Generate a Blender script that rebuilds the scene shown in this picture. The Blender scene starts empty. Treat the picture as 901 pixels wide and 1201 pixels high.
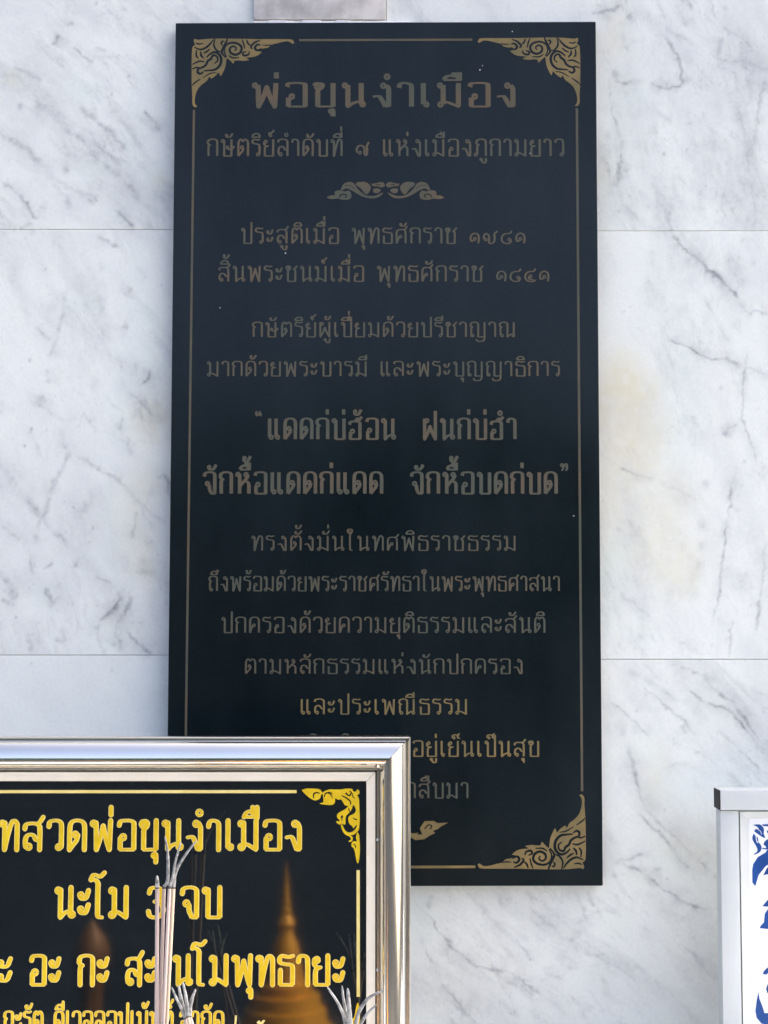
import bpy, bmesh, math, random
import numpy as np
from mathutils import Vector, Matrix, geometry
S = bpy.context.scene
COL = S.collection
R = math.radians

# ------------------------------------------------------------------ camera
PW, PH = 901.0, 1201.0            # photograph size, used to turn a pixel into a ray
FPX = 1800.0                      # focal length in photograph pixels
CAM = Vector((0.0, -2.147, 1.55))
PITCH = R(3.83)
cd = bpy.data.cameras.new("camera")
cam = bpy.data.objects.new("camera", cd)
COL.objects.link(cam)
cam.location = CAM
cam.rotation_euler = (R(90) + PITCH, 0, 0)
cd.sensor_fit = 'VERTICAL'
cd.sensor_height = 24.0
cd.lens = 24.0 * FPX / PH
cd.clip_start = 0.02
cd.clip_end = 2000
S.camera = cam

# ------------------------------------------------------------------ sky, sun, exposure
SUN_EL, SUN_ROT = R(48), R(74)
w = bpy.data.worlds.new("World")
S.world = w
w.use_nodes = True
nt = w.node_tree
sky = nt.nodes.new("ShaderNodeTexSky")
sky.sky_type = 'NISHITA'
sky.sun_disc = False
sky.sun_elevation = SUN_EL
sky.sun_rotation = SUN_ROT
sky.air_density = 0.30
sky.dust_density = 4.5
sky.ozone_density = 0.6
nt.links.new(sky.outputs[0], nt.nodes["Background"].inputs[0])
nt.nodes["Background"].inputs[1].default_value = 0.14
sd = Vector((math.sin(SUN_ROT) * math.cos(SUN_EL), math.cos(SUN_ROT) * math.cos(SUN_EL), math.sin(SUN_EL)))
ld = bpy.data.lights.new("sun", 'SUN')
ld.energy = 2.6
ld.angle = R(10)
ld.color = (1.0, 0.97, 0.93)
lo = bpy.data.objects.new("sun", ld)
COL.objects.link(lo)
lo.location = (0, 5, 8)
lo.rotation_euler = sd.to_track_quat('Z', 'Y').to_euler()
S.view_settings.view_transform = 'Standard'
S.view_settings.look = 'None'
S.view_settings.exposure = 2.74
S.view_settings.gamma = 1.0
S.view_settings.use_curve_mapping = False

# ------------------------------------------------------------------ helpers
def ray(px, py):
    x = (px - PW / 2) / FPX
    z = -(py - PH / 2) / FPX
    c, s = math.cos(PITCH), math.sin(PITCH)
    return Vector((x, c - z * s, s + z * c))

def at(px, py, Y):
    d = ray(px, py)
    return CAM + d * ((Y - CAM.y) / d.y)

class Face:
    """a plane that stands in the place: local x right, local z up, local -y towards the viewer"""
    def __init__(self, origin, lean=0.0):
        self.o = Vector(origin)
        self.m = Matrix.Translation(self.o) @ Matrix.Rotation(-lean, 4, 'X')
        self.i = self.m.inverted()
        self.lean = lean
    def uv(self, px, py, n=0.0):
        a = self.i @ CAM
        d = self.i.to_3x3() @ ray(px, py)
        p = a + d * ((-n - a.y) / d.y)
        return (p.x, p.z)

def tag(o, label=None, cat=None, group=None, kind=None):
    if label: o["label"] = label
    if cat: o["category"] = cat
    if group: o["group"] = group
    if kind: o["kind"] = kind
    return o

def empty(name, face, label, cat, group=None):
    o = bpy.data.objects.new(name, None)
    COL.objects.link(o)
    o.empty_display_size = 0.05
    o.location = face.o
    o.rotation_euler = (-face.lean, 0, 0)
    return tag(o, label, cat, group)

def mesh_obj(name, verts, faces, mat, parent=None, smooth=None):
    me = bpy.data.meshes.new(name)
    me.from_pydata([tuple(v) for v in verts], [], faces)
    me.update()
    if smooth is not None:
        for p in me.polygons: p.use_smooth = True
        me.set_sharp_from_angle(angle=R(smooth))
    o = bpy.data.objects.new(name, me)
    COL.objects.link(o)
    if mat: me.materials.append(mat)
    if parent: o.parent = parent
    return o

def bevel(o, width, seg=2):
    bm = bmesh.new(); bm.from_mesh(o.data)
    bmesh.ops.bevel(bm, geom=list(bm.edges), offset=width, segments=seg, profile=0.7, affect='EDGES')
    bm.to_mesh(o.data); bm.free()
    for p in o.data.polygons: p.use_smooth = True
    o.data.set_sharp_from_angle(angle=R(35))
    return o

def box(x0, x1, y0, y1, z0, z1):
    v = [(x0, y0, z0), (x1, y0, z0), (x1, y1, z0), (x0, y1, z0), (x0, y0, z1), (x1, y0, z1), (x1, y1, z1), (x0, y1, z1)]
    f = [(0, 3, 2, 1), (4, 5, 6, 7), (0, 1, 5, 4), (1, 2, 6, 5), (2, 3, 7, 6), (3, 0, 4, 7)]
    return v, f

def join(*vf):
    V, F = [], []
    for v, f in vf:
        k = len(V)
        V += list(v)
        F += [tuple(i + k for i in q) for q in f]
    return V, F

# ------------------------------------------------------------------ flat shapes: union and cut-outs of polygons
def area(p):
    return 0.5 * sum(p[i - 1][0] * p[i][1] - p[i][0] * p[i - 1][1] for i in range(len(p)))

def region(polys, cuts=()):
    """triangles covered by polys and not by cuts -> (verts2d, tris)"""
    V, F = [], []
    n_add = 0
    for k, p in enumerate(list(polys) + list(cuts)):
        if abs(area(p)) < 1e-9:
            continue
        if area(p) < 0: p = p[::-1]
        b = len(V)
        V += [Vector((x, y)) for x, y in p]
        F.append(list(range(b, b + len(p))))
        if k < len(polys): n_add += 1
    v, e, f, ov, oe, of = geometry.delaunay_2d_cdt(V, [], F, 0, 1e-5)
    keep = []
    for t, src in zip(f, of):
        if src and not any(s >= n_add for s in src):
            keep.append(tuple(t))
    return [(q.x, q.y) for q in v], keep

def solid(v2, tris, n0, n1):
    """sheet at height n1 over a face, with side walls down to n0 (local -y is towards the viewer)"""
    used = sorted({i for t in tris for i in t})
    mp = {i: k for k, i in enumerate(used)}
    N = len(used)
    V = [(v2[i][0], -n1, v2[i][1]) for i in used] + [(v2[i][0], -n0, v2[i][1]) for i in used]
    F = [tuple(mp[i] for i in t) for t in tris]
    cnt = {}
    for t in F:
        for a, b in zip(t, t[1:] + t[:1]):
            cnt[(a, b)] = 1
    for (a, b) in list(cnt):
        if (b, a) not in cnt:
            F.append((b, a, a + N, b + N))
    return V, F

def spline(pts, step=6):
    """pts: (x, y, corner) -> smooth polyline, sharp at corners"""
    out = []
    segs, cur = [], []
    for p in pts:
        cur.append(p[:2])
        if p[2] and len(cur) > 1:
            segs.append(cur); cur = [p[:2]]
    if len(cur) > 1: segs.append(cur)
    for s in segs:
        q = [np.array(a, float) for a in s]
        if len(q) == 2:
            pl = [q[0], q[1]]
        else:
            e = [2 * q[0] - q[1]] + q + [2 * q[-1] - q[-2]]
            pl = [q[0]]
            for i in range(1, len(e) - 2):
                for k in range(1, step + 1):
                    t = k / step
                    a, b, c, d = e[i - 1:i + 3]
                    pl.append(0.5 * ((2 * b) + (c - a) * t + (2 * a - 5 * b + 4 * c - d) * t * t + (3 * b - a - 3 * c + d) * t ** 3))
        out += pl if not out else pl[1:]
    return [(float(a[0]), float(a[1])) for a in out]

def disc(x, y, r, n=10):
    return [(x + r * math.cos(2 * math.pi * i / n), y + r * math.sin(2 * math.pi * i / n)) for i in range(n)]

def stroke(pl, wf, round_ends=True):
    """polyline -> quads and joints; wf(dx, dy, t) gives the pen width"""
    pl = [p for i, p in enumerate(pl) if i == 0 or math.hypot(p[0] - pl[i - 1][0], p[1] - pl[i - 1][1]) > 1e-6]
    n = len(pl) - 1
    if n < 1: return []
    ds = []
    for i in range(n):
        L = math.hypot(pl[i + 1][0] - pl[i][0], pl[i + 1][1] - pl[i][1])
        ds.append(((pl[i + 1][0] - pl[i][0]) / L, (pl[i + 1][1] - pl[i][1]) / L))
    ws = [wf(ds[i][0], ds[i][1], (i + .5) / n) / 2 for i in range(n)]
    def off(i, k):                                    # the two rim points at vertex i for segment k
        dx, dy = ds[k]; wd = ws[k]
        o = i - 1 if k == i else i
        if 0 <= o < n and o != k and ds[o][0] * dx + ds[o][1] * dy > 0.75:
            ex, ey = dx + ds[o][0], dy + ds[o][1]
            q = math.hypot(ex, ey); dx, dy = ex / q, ey / q
            wd = (ws[o] + ws[k]) / 2
        return (pl[i][0] + dy * wd, pl[i][1] - dx * wd), (pl[i][0] - dy * wd, pl[i][1] + dx * wd)
    polys = []
    for k in range(n):
        a, b = off(k, k)
        c, d = off(k + 1, k)
        q = [a, c, d, b]
        cr = [(q[i][0] - q[i - 1][0]) * (q[(i + 1) % 4][1] - q[i][1]) - (q[i][1] - q[i - 1][1]) * (q[(i + 1) % 4][0] - q[i][0]) for i in range(4)]
        if min(cr) < 1e-9:                            # a bend tighter than the pen: plain rectangle and a round joint
            (x0, y0), (x1, y1), (dx, dy), wd = pl[k], pl[k + 1], ds[k], ws[k]
            q = [(x0 + dy * wd, y0 - dx * wd), (x1 + dy * wd, y1 - dx * wd), (x1 - dy * wd, y1 + dx * wd), (x0 - dy * wd, y0 + dx * wd)]
            if k > 0: polys.append(disc(x0, y0, wd * .985, 10))
        polys.append(q)
    for i in range(n + 1):
        if i in (0, n):
            if round_ends: polys.append(disc(pl[i][0], pl[i][1], ws[0 if i == 0 else -1], 10))
        elif ds[i - 1][0] * ds[i][0] + ds[i - 1][1] * ds[i][1] <= 0.75:
            polys.append(disc(pl[i][0], pl[i][1], min(ws[i - 1], ws[i]) * 0.985, 10))
    return polys
# ------------------------------------------------------------------ a looped Thai alphabet drawn as pen strokes
# "o x y r" is a head loop; "s x,y x,y* ..." a stroke (a star marks a corner); y 0 baseline, 1 letter height
GL = {
 'ก': (.60, "s .08,0* .08,.58 .17,.66* .03,.74* .06,.92 .2,1 .4,1 .51,.93 .53,.78 .53,0*"),
 'ข': (.60, "o .10,.84 .08; s .03,.87 .07,.97 .17,.99 .24,.91 .21,.79 .13,.68 .12,.5 .12,0* .52,0* .52,1*"),
 'ค': (.62, "s .07,0* .07,.72 .12,.93 .24,1 .38,1 .5,.93 .55,.74 .55,0*; o .28,.47 .08; s .2,.45 .14,.25 .07,0*"),
 'ง': (.54, "o .30,.89 .085; s .385,.9* .42,.82 .44,.7 .44,.0* .36,.0* .24,.34 .17,.44 .02,.42*"),
 'จ': (.58, "s .03,.8* .06,.94 .18,1 .36,1 .48,.93 .5,.76 .5,0* .36,.0* .27,.2 .25,.4; o .17,.47 .08"),
 'ช': (.64, "o .10,.84 .08; s .03,.87 .07,.97 .17,.99 .24,.91 .21,.79 .13,.68 .12,.5 .12,0* .51,0* .51,.66 .42,.78* .5,.86 .62,1.02*"),
 'ญ': (.92, "s .09,0* .09,.58 .17,.66* .04,.74* .07,.92 .2,1 .34,1 .45,.93 .47,.78 .47,.0* .82,.0* .82,1*; o .17,.08 .07; s .36,-.16* .44,-.3 .6,-.32 .76,-.26 .82,-.1 .82,0*"),
 'ณ': (.98, "s .09,.1* .09,.58 .17,.66* .04,.74* .07,.92 .2,1 .34,1 .45,.93 .47,.78 .47,.0* .6,.12 .72,.2*; o .17,.08 .08; s .82,1* .82,.1*; o .80,.09 .085"),
 'ด': (.62, "s .07,0* .07,.72 .12,.93 .24,1 .38,1 .5,.93 .55,.74 .55,0*; o .25,.52 .08; s .33,.5 .29,.32 .18,.16 .07,.0*"),
 'ต': (.64, "s .07,0* .07,.72 .11,.92 .2,1 .3,.88* .42,1 .53,.92 .57,.74 .57,0*; o .25,.52 .08; s .33,.5 .29,.32 .18,.16 .07,.0*"),
 'ถ': (.62, "s .08,.1* .08,.58 .17,.66* .03,.74* .06,.92 .2,1 .4,1 .51,.93 .53,.78 .53,0*; o .165,.08 .08"),
 'ท': (.64, "o .09,.9 .08; s .17,.92* .17,0* .27,.5 .38,.9 .47,1 .56,.9 .57,.74 .57,0*"),
 'ธ': (.58, "s .54,1.0* .36,.96 .16,1 .06,.9 .09,.76 .28,.71 .44,.69 .52,.58 .52,0* .09,0* .09,.5*"),
 'น': (.66, "o .09,.9 .08; s .17,.92* .17,0* .28,.12 .42,.2 .52,.2; o .56,.1 .085; s .52,1* .52,.1*"),
 'บ': (.62, "o .09,.9 .08; s .17,.92* .17,0* .55,0* .55,1*"),
 'ป': (.62, "o .09,.9 .08; s .17,.92* .17,0* .55,0* .55,1.38*"),
 'ผ': (.68, "s .08,1* .08,0* .22,.28 .33,.62* .45,.28 .58,0* .58,1*; o .18,.9 .08"),
 'ฝ': (.68, "s .08,1* .08,0* .22,.28 .33,.62* .45,.28 .58,0* .58,1.38*; o .18,.9 .08"),
 'พ': (.74, "o .09,.9 .08; s .17,.92* .19,0* .30,.36 .40,.82* .50,.36 .61,0* .64,1*"),
 'ภ': (.68, "s .15,.1* .15,.58 .24,.66* .10,.74* .13,.92 .27,1 .46,1 .57,.93 .6,.78 .6,0*; o .07,.08 .08"),
 'ม': (.68, "o .09,.9 .08; s .17,.92* .17,.1*; o .10,.09 .085; s .13,.19 .28,.18 .42,.1 .57,0* .57,1*"),
 'ย': (.60, "o .13,.86 .08; s .05,.87 .04,.72 .12,.62 .27,.6* .12,.54 .08,.42 .08,0* .52,0* .52,1*"),
 'ร': (.48, "s .44,1.0* .28,.96 .13,1 .04,.9 .07,.77 .24,.72 .36,.69 .41,.58 .41,.1*; o .33,.09 .08"),
 'ล': (.62, "s .05,.82* .08,.95 .2,1 .38,1 .5,.94 .54,.78 .54,0*; o .18,.1 .085; s .09,.1 .07,.3 .11,.5 .22,.57 .34,.52 .42,.38 .54,.36*"),
 'ว': (.52, "s .04,.8* .07,.95 .18,1 .32,1 .42,.93 .45,.76 .45,.1*; o .37,.09 .08"),
 'ศ': (.66, "s .07,0* .07,.66 .12,.84 .24,.9 .38,.9 .5,.86 .55,.68 .55,0*; o .28,.44 .08; s .2,.42 .14,.22 .07,0*; s .44,.88* .54,.96 .64,1.12*"),
 'ษ': (.72, "o .09,.9 .08; s .17,.92* .17,0* .55,0* .55,1*; o .34,.52 .07; s .34,.44 .48,.38 .6,.44 .7,.6*"),
 'ส': (.66, "s .05,.72* .08,.85 .2,.9 .38,.9 .5,.84 .54,.68 .54,0*; o .18,.1 .085; s .09,.1 .07,.28 .11,.45 .22,.52 .34,.48 .42,.34 .54,.32*; s .44,.88* .54,.96 .64,1.12*"),
 'ห': (.68, "o .09,.9 .08; s .17,.92* .17,0*; s .17,.32* .3,.5 .44,.66 .52,.78 .53,.88; o .46,.89 .08; s .36,.58* .5,.56 .58,.46 .59,.3 .59,0*"),
 'อ': (.60, "s .05,.84* .09,.97 .2,1 .4,1 .51,.94 .53,.8 .53,0* .09,0* .09,.38 ; o .18,.43 .085"),
 'ฮ': (.66, "s .05,.7* .09,.83 .2,.86 .4,.86 .51,.8 .53,.68 .53,0* .09,0* .09,.34 ; o .18,.38 .085; s .3,.88* .42,1.0 .5,.94 .62,1.1*"),
 'ะ': (.42, "o .08,.75 .07; s .05,.68* .14,.62 .26,.66 .34,.9*; o .08,.27 .07; s .05,.2* .14,.14 .26,.18 .34,.42*"),
 'า': (.44, "s .03,.8* .06,.94 .14,1 .25,.99 .34,.92 .36,.76 .36,0*"),
 'เ': (.30, "s .09,1* .09,.1*; o .17,.09 .08"),
 'แ': (.60, "s .09,1* .09,.1*; o .17,.09 .08; s .39,1* .39,.1*; o .47,.09 .08"),
 'โ': (.40, "s -.12,1.26* -.04,1.42 .10,1.40 .20,1.37 .34,1.5*; s -.12,1.26* .03,1.25 .12,1.14 .12,.95 .12,.2 .14,.03 .28,0*"),
 'ใ': (.42, "o .10,1.26 .08; s .02,1.28 .06,1.42 .2,1.46 .28,1.36 .22,1.18 .16,1.02 .16,.3 .16,.1; s .16,.9 .16,.2 .19,.03 .3,0*"),
 '๑': (.58, "s .27,.22 .1,.14 .05,.36 .13,.58 .3,.66 .46,.54 .5,.3 .46,0*; o .28,.3 .08"),
 '๗': (.84, "o .16,.24 .08; s .08,.26 .06,.48 .17,.64 .3,.56 .34,.36 .34,0* .5,0 .62,.14 .64,.42 .63,.62 .8,.8*"),
 '๘': (.66, "s .6,.82* .5,.66 .24,.62 .08,.46 .06,.2 .2,.02 .42,0 .54,.1 .54,.26; o .46,.25 .08"),
 '๔': (.66, "s .6,.82* .5,.66 .24,.62 .08,.46 .06,.2 .2,.02 .45,0 .6,.08*; o .33,.33 .08; s .25,.32 .26,.18 .36,.12 .5,.1*"),
 '๙': (.72, "o .22,.2 .08; s .14,.2 .05,.3 .08,.5 .2,.62 .36,.6 .46,.44 .46,.2 .5,.04 .58,.1 .6,.4 .58,.6 .7,.84*"),
 '3': (.56, "s .05,.82 .1,.96 .26,1.0 .42,.94 .46,.76 .38,.58 .22,.53*; s .22,.53* .42,.48 .5,.26 .42,.06 .24,0 .08,.05 .03,.2"),
 ',': (.3, "s .1,.1* .1,-.04 .04,-.16*"),
 '“': (.40, "s .06,1.18 .02,1.08 .05,1.02; o .07,1.04 .04; s .2,1.18 .16,1.08 .19,1.02; o .21,1.04 .04"),
 '”': (.34, "o .06,1.16 .04; s .1,1.16 .1,1.06 .05,1.0; o .2,1.16 .04; s .24,1.16 .24,1.06 .19,1.0"),
 ' ': (.42, ""),
}
# marks sit over or under the letter before; x is measured from that letter's right stem
MK = {
 'ั': "o -.26,1.24 .06; s -.3,1.17 -.2,1.13 -.06,1.16 .06,1.36*",
 'ิ': "s -.42,1.13* -.34,1.28 -.2,1.35 -.06,1.3 .0,1.13* -.42,1.13*",
 'ี': "s -.42,1.13* -.34,1.27 -.2,1.33 -.08,1.28 .0,1.13* -.42,1.13*; s .0,1.1* .0,1.46*",
 'ึ': "s -.42,1.13* -.34,1.28 -.2,1.35 -.06,1.3 .0,1.13* -.42,1.13*; o .01,1.36 .07",
 'ื': "s -.42,1.13* -.34,1.27 -.2,1.33 -.08,1.28 .0,1.13* -.42,1.13*; s .0,1.1* .0,1.46*; s -.14,1.25* -.14,1.46*",
 '่': "s -.01,1.46* -.01,1.2*",
 '้': "o -.22,1.35 .06; s -.26,1.3 -.2,1.2 -.08,1.2 .06,1.44*",
 '์': "o -.14,1.24 .07; s -.21,1.25 -.2,1.38 -.06,1.42 .04,1.56*",
 '็': "o -.2,1.2 .06; s -.27,1.2 -.27,1.34 -.14,1.4 .0,1.34 .0,1.22 .12,1.16*; s -.02,1.36* .1,1.48*",
 'ุ': "o -.06,-.2 .06; s -.03,-.14* .0,-.2 .0,-.42*",
 'ู': "o -.26,-.2 .06; s -.22,-.14* -.2,-.3 -.14,-.4 -.04,-.4 .0,-.3 .0,-.12*",
 'ํ': "o -.06,1.27 .09",
}
ABOVE = set('ัิีึื็ํ')
TONE = set('่้์')
STEM = {'ช': .51, 'ป': .55, 'ฝ': .58, 'ศ': .55, 'ส': .54, 'ฮ': .53, 'ษ': .55, 'น': .52, 'ณ': .82, 'ข': .52, 'ร': .43}

def parse(spec, dx, dy, sx):
    out = []
    for part in spec.split(';'):
        part = part.strip()
        if not part: continue
        a = part.split()
        if a[0] == 'o':
            x, y, r = [float(q) for q in ' '.join(a[1:]).replace(',', ' ').split()]
            out.append(('o', (x + dx) * sx, y + dy, r))
        else:
            pts = []
            for q in a[1:]:
                c = q.endswith('*')
                x, y = q.rstrip('*').split(',')
                pts.append(((float(x) + dx) * sx, float(y) + dy, c))
            out.append(('s', pts))
    return out

def glyph_polys(spec, dx, dy, sx, thick, thin, rnd):
    wf = lambda ux, uy, t: thin + (thick - thin) * abs(uy) ** 1.4
    P = []
    for g in parse(spec, dx, dy, sx):
        if g[0] == 'o':
            _, x, y, r = g
            ring = [(x + r * math.cos(2 * math.pi * k / 14), y + r * math.sin(2 * math.pi * k / 14)) for k in range(15)]
            P += stroke(ring, lambda ux, uy, t: thin * .5 + thick * .32, False)
        else:
            P += stroke(spline(g[1]), wf, rnd)
    return P

def layout(text, gap):
    """-> list of (spec, x, dy), total width in letter heights"""
    items, x, stem, up = [], 0.0, 0.0, False
    last = None
    for ch in text:
        if ch in GL or ch == 'ำ':
            if ch == 'ำ':
                items.append((MK['ํ'], stem, 0.2 if up else 0.0))
                ch = 'า'
            wd, spec = GL[ch]
            if spec: items.append((spec, x, 0.0))
            stem = x + STEM.get(ch, wd - .08)
            if ch in 'ปฝ': stem -= .12
            x += wd + gap
            up = False; last = ch
        else:
            dy = 0.0
            if ch in TONE and up: dy = 0.32
            items.append((MK[ch], stem, dy))
            if ch in ABOVE: up = True
    return items, x - gap

def text_line(text, face, px0, px1, py_top, py_base, n0, depth, name, mat, parent, thick=.13, thin=.08, gap=.14, rnd=False, inset=0.0, n_extra=0.0):
    """one line of writing, fitted to the place it has on the face"""
    u0, vb = face.uv(px0, py_base, n0)
    u1, vt = face.uv(px1, py_top, n0)
    H = vt - vb
    items, W = layout(text, gap)
    sx = (u1 - u0) / (W * H)
    V, F = [], []
    for k, (spec, x, dy) in enumerate(items):
        P = glyph_polys(spec, x, dy, sx, thick - inset, thin - inset, rnd)
        if not P: continue
        v2, tr = region(P)
        v2 = [(u0 + a * H, vb + b * H) for a, b in v2]
        lift = n0 + depth + n_extra + (2e-5 if k % 2 else 0.0)
        v, f = solid(v2, tr, n0 - 2e-4 + n_extra, lift)
        V, F = join((V, F), (v, f)) if V else (v, f)
    return mesh_obj(name, V, F, mat, parent)

# ------------------------------------------------------------------ materials
def nodes(name):
    m = bpy.data.materials.new(name)
    m.use_nodes = True
    t = m.node_tree
    return m, t, t.nodes["Principled BSDF"]

def N(t, kind, **kw):
    n = t.nodes.new(kind)
    for k, v in kw.items():
        if hasattr(n, k): setattr(n, k, v)
        else: n.inputs[k.replace('_', ' ')].default_value = v
    return n

def ramp(t, fac, stops):
    r = t.nodes.new("ShaderNodeValToRGB")
    e = r.color_ramp.elements
    while len(e) > 1: e.remove(e[0])
    e[0].position, e[0].color = stops[0][0], (*stops[0][1], 1)
    for p, c in stops[1:]:
        q = e.new(p); q.color = (*c, 1)
    t.links.new(fac, r.inputs[0])
    return r.outputs[0]

def noisy(name, c0, c1, scale, rough=.5, metal=0.0, spec=.5, bump=0.0, bscale=None, detail=6, rvar=0.0, stretch=(1, 1, 1), lo=.3, hi=.7):
    m, t, p = nodes(name)
    tc = N(t, "ShaderNodeTexCoord")
    mp = N(t, "ShaderNodeMapping"); mp.inputs["Scale"].default_value = stretch
    t.links.new(tc.outputs["Object"], mp.inputs[0])
    n = N(t, "ShaderNodeTexNoise", Scale=scale, Detail=detail, Roughness=.6)
    t.links.new(mp.outputs[0], n.inputs["Vector"])
    t.links.new(ramp(t, n.outputs[0], [(lo, c0), (hi, c1)]), p.inputs["Base Color"])
    p.inputs["Roughness"].default_value = rough
    p.inputs["Metallic"].default_value = metal
    p.inputs["Specular IOR Level"].default_value = spec
    if rvar:
        mr = N(t, "ShaderNodeMapRange"); mr.inputs[3].default_value = max(0, rough - rvar); mr.inputs[4].default_value = rough + rvar
        t.links.new(n.outputs[0], mr.inputs[0]); t.links.new(mr.outputs[0], p.inputs["Roughness"])
    if bump:
        b = N(t, "ShaderNodeBump", Strength=bump, Distance=.002)
        n2 = N(t, "ShaderNodeTexNoise", Scale=bscale or scale, Detail=3)
        t.links.new(mp.outputs[0], n2.inputs["Vector"])
        t.links.new(n2.outputs[0], b.inputs["Height"]); t.links.new(b.outputs[0], p.inputs["Normal"])
    return m

def marble_material():
    m, t, p = nodes("white_marble")
    tc = N(t, "ShaderNodeTexCoord")
    at_ = N(t, "ShaderNodeAttribute", attribute_name="veins")
    sep = N(t, "ShaderNodeSeparateColor")
    t.links.new(at_.outputs["Color"], sep.inputs[0])
    def mix(a, b, f):
        x = N(t, "ShaderNodeMix", data_type='RGBA')
        if isinstance(f, float): x.inputs[0].default_value = f
        else: t.links.new(f, x.inputs[0])
        for s_, v in ((6, a), (7, b)):
            if isinstance(v, tuple): x.inputs[s_].default_value = (*v, 1)
            else: t.links.new(v, x.inputs[s_])
        return x.outputs[2]
    cl = N(t, "ShaderNodeTexNoise", Scale=3.2, Detail=8, Roughness=.62, Distortion=.6)
    t.links.new(tc.outputs["Object"], cl.inputs["Vector"])
    base = ramp(t, cl.outputs[0], [(.3, (.665, .69, .635)), (.5, (.76, .785, .705)), (.72, (.785, .81, .725))])
    gr = N(t, "ShaderNodeTexNoise", Scale=210, Detail=4, Roughness=.7)
    t.links.new(tc.outputs["Object"], gr.inputs["Vector"])
    grain = ramp(t, gr.outputs[0], [(.3, (.93, .93, .935)), (.6, (1, 1, 1))])
    mu = N(t, "ShaderNodeMix", data_type='RGBA', blend_type='MULTIPLY'); mu.inputs[0].default_value = 1
    t.links.new(base, mu.inputs[6]); t.links.new(grain, mu.inputs[7])
    c = mix(mu.outputs[2], (.665, .625, .44), sep.outputs[1])
    c = mix(c, (.66, .77, .66), sep.outputs[2])
    # veins break up with a fine grain
    vn = N(t, "ShaderNodeTexNoise", Scale=120, Detail=5, Roughness=.7)
    t.links.new(tc.outputs["Object"], vn.inputs["Vector"])
    vm = N(t, "ShaderNodeMapRange"); vm.inputs[1].default_value = .3; vm.inputs[2].default_value = .7; vm.inputs[3].default_value = .55; vm.inputs[4].default_value = 1.2
    t.links.new(vn.outputs[0], vm.inputs[0])
    mm = N(t, "ShaderNodeMath", operation='MULTIPLY', use_clamp=True)
    t.links.new(sep.outputs[0], mm.inputs[0]); t.links.new(vm.outputs[0], mm.inputs[1])
    c = mix(c, (.225, .235, .24), mm.outputs[0])
    t.links.new(c, p.inputs["Base Color"])
    p.inputs["Roughness"].default_value = .38
    p.inputs["Specular IOR Level"].default_value = .35
    return m

M_MARBLE = marble_material()
M_GROUT = noisy("grout", (.45, .45, .44), (.75, .75, .73), 14, rough=.9)
M_GREYSTONE = noisy("grey_mottled_marble", (.39, .365, .325), (.64, .61, .55), 22, rough=.45, spec=.3, lo=.35, hi=.62, detail=9)
M_CAULK = noisy("white_mortar", (.62, .62, .62), (.84, .84, .83), 60, rough=.9)
M_GRANITE = noisy("polished_black_granite", (.0022, .0060, .0072), (.0095, .0155, .0175), 6, rough=.19, spec=.22, bump=.02, bscale=5, rvar=.09, stretch=(1, 1, .45))
M_PAINT = noisy("tarnished_gold_paint", (.078, .084, .062), (.130, .092, .056), 13, rough=.6, metal=0.0, spec=.12, lo=.42, hi=.72, detail=5)
M_PAINT_BRIGHT = noisy("brighter_gold_paint", (.15, .122, .055), (.25, .175, .065), 16, rough=.5, metal=.15, spec=.25, lo=.38, hi=.68, detail=5)  # brighter, yellower gold of corner ornaments, bottom border and some lines
M_BARK = noisy("bark", (.05, .04, .03), (.10, .08, .06), 6, rough=.9)
M_LEAF = noisy("leaves", (.018, .035, .012), (.05, .085, .028), .8, rough=.6, spec=.2)
M_ASPHALT = noisy("asphalt", (.014, .016, .019), (.026, .028, .031), 2, rough=1.0, spec=0.0)
M_SPECK = noisy("lime_speck", (.35, .36, .36), (.6, .6, .6), 60, rough=.9)
M_PANEL = noisy("black_glossy_panel", (.003, .006, .0075), (.006, .010, .012), 8, rough=.035, spec=.6, bump=.01, bscale=5)
M_GOLD = noisy("gold_lettering", (.70, .46, .008), (.85, .60, .02), 40, rough=.32, metal=.25, spec=.5)
M_GOLDRIM = noisy("pale_gold_rim", (.80, .62, .16), (.88, .72, .28), 40, rough=.4, metal=.1)
M_STEEL = noisy("polished_steel", (.84, .78, .67), (.92, .87, .77), 5, rough=.13, metal=1.0, bump=.05, bscale=7, rvar=.04)  # warm tint puts mirrored cream surroundings into the metal's colour
M_LINER = noisy("brushed_cream_metal", (.74, .66, .50), (.82, .74, .58), 30, rough=.36, metal=0.0, stretch=(1, 1, 1))
M_ALU = noisy("white_aluminium", (.53, .56, .53), (.62, .645, .61), 7, rough=.4, metal=.15, spec=.4)
M_WHITE = noisy("white_sheet", (.80, .82, .82), (.86, .87, .87), 6, rough=.3)
M_BLUE = noisy("blue_vinyl", (.004, .046, .20), (.010, .075, .28), 30, rough=.3)
M_DARKHOLE = noisy("black_backing_and_hollow", (.008, .009, .009), (.02, .02, .02), 40, rough=.7)  # black for the rail's shaded hollow and the sign's backing
M_STICK = noisy("incense_wood", (.40, .305, .26), (.55, .44, .385), 60, rough=.8, stretch=(1, 1, .06))
M_STICK2 = noisy("pale_incense_wood", (.45, .35, .25), (.58, .47, .35), 60, rough=.8, stretch=(1, 1, .06))
M_ASH = noisy("incense_ash", (.13, .13, .12), (.44, .43, .40), 140, rough=1.0, bump=.4, bscale=400, lo=.35, hi=.65)
M_CHAR = noisy("charred_wood", (.03, .025, .02), (.12, .10, .09), 200, rough=1)
M_GROUND = noisy("dark_paving", (.040, .040, .038), (.060, .058, .054), 1.2, rough=1.0, spec=0.0)  # kept dark to limit light bouncing up onto the wall
M_REFLECTOR = noisy("cream_reflector_patch", (.32, .29, .235), (.42, .38, .31), 1.5, rough=1.0, spec=0.0)
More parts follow.
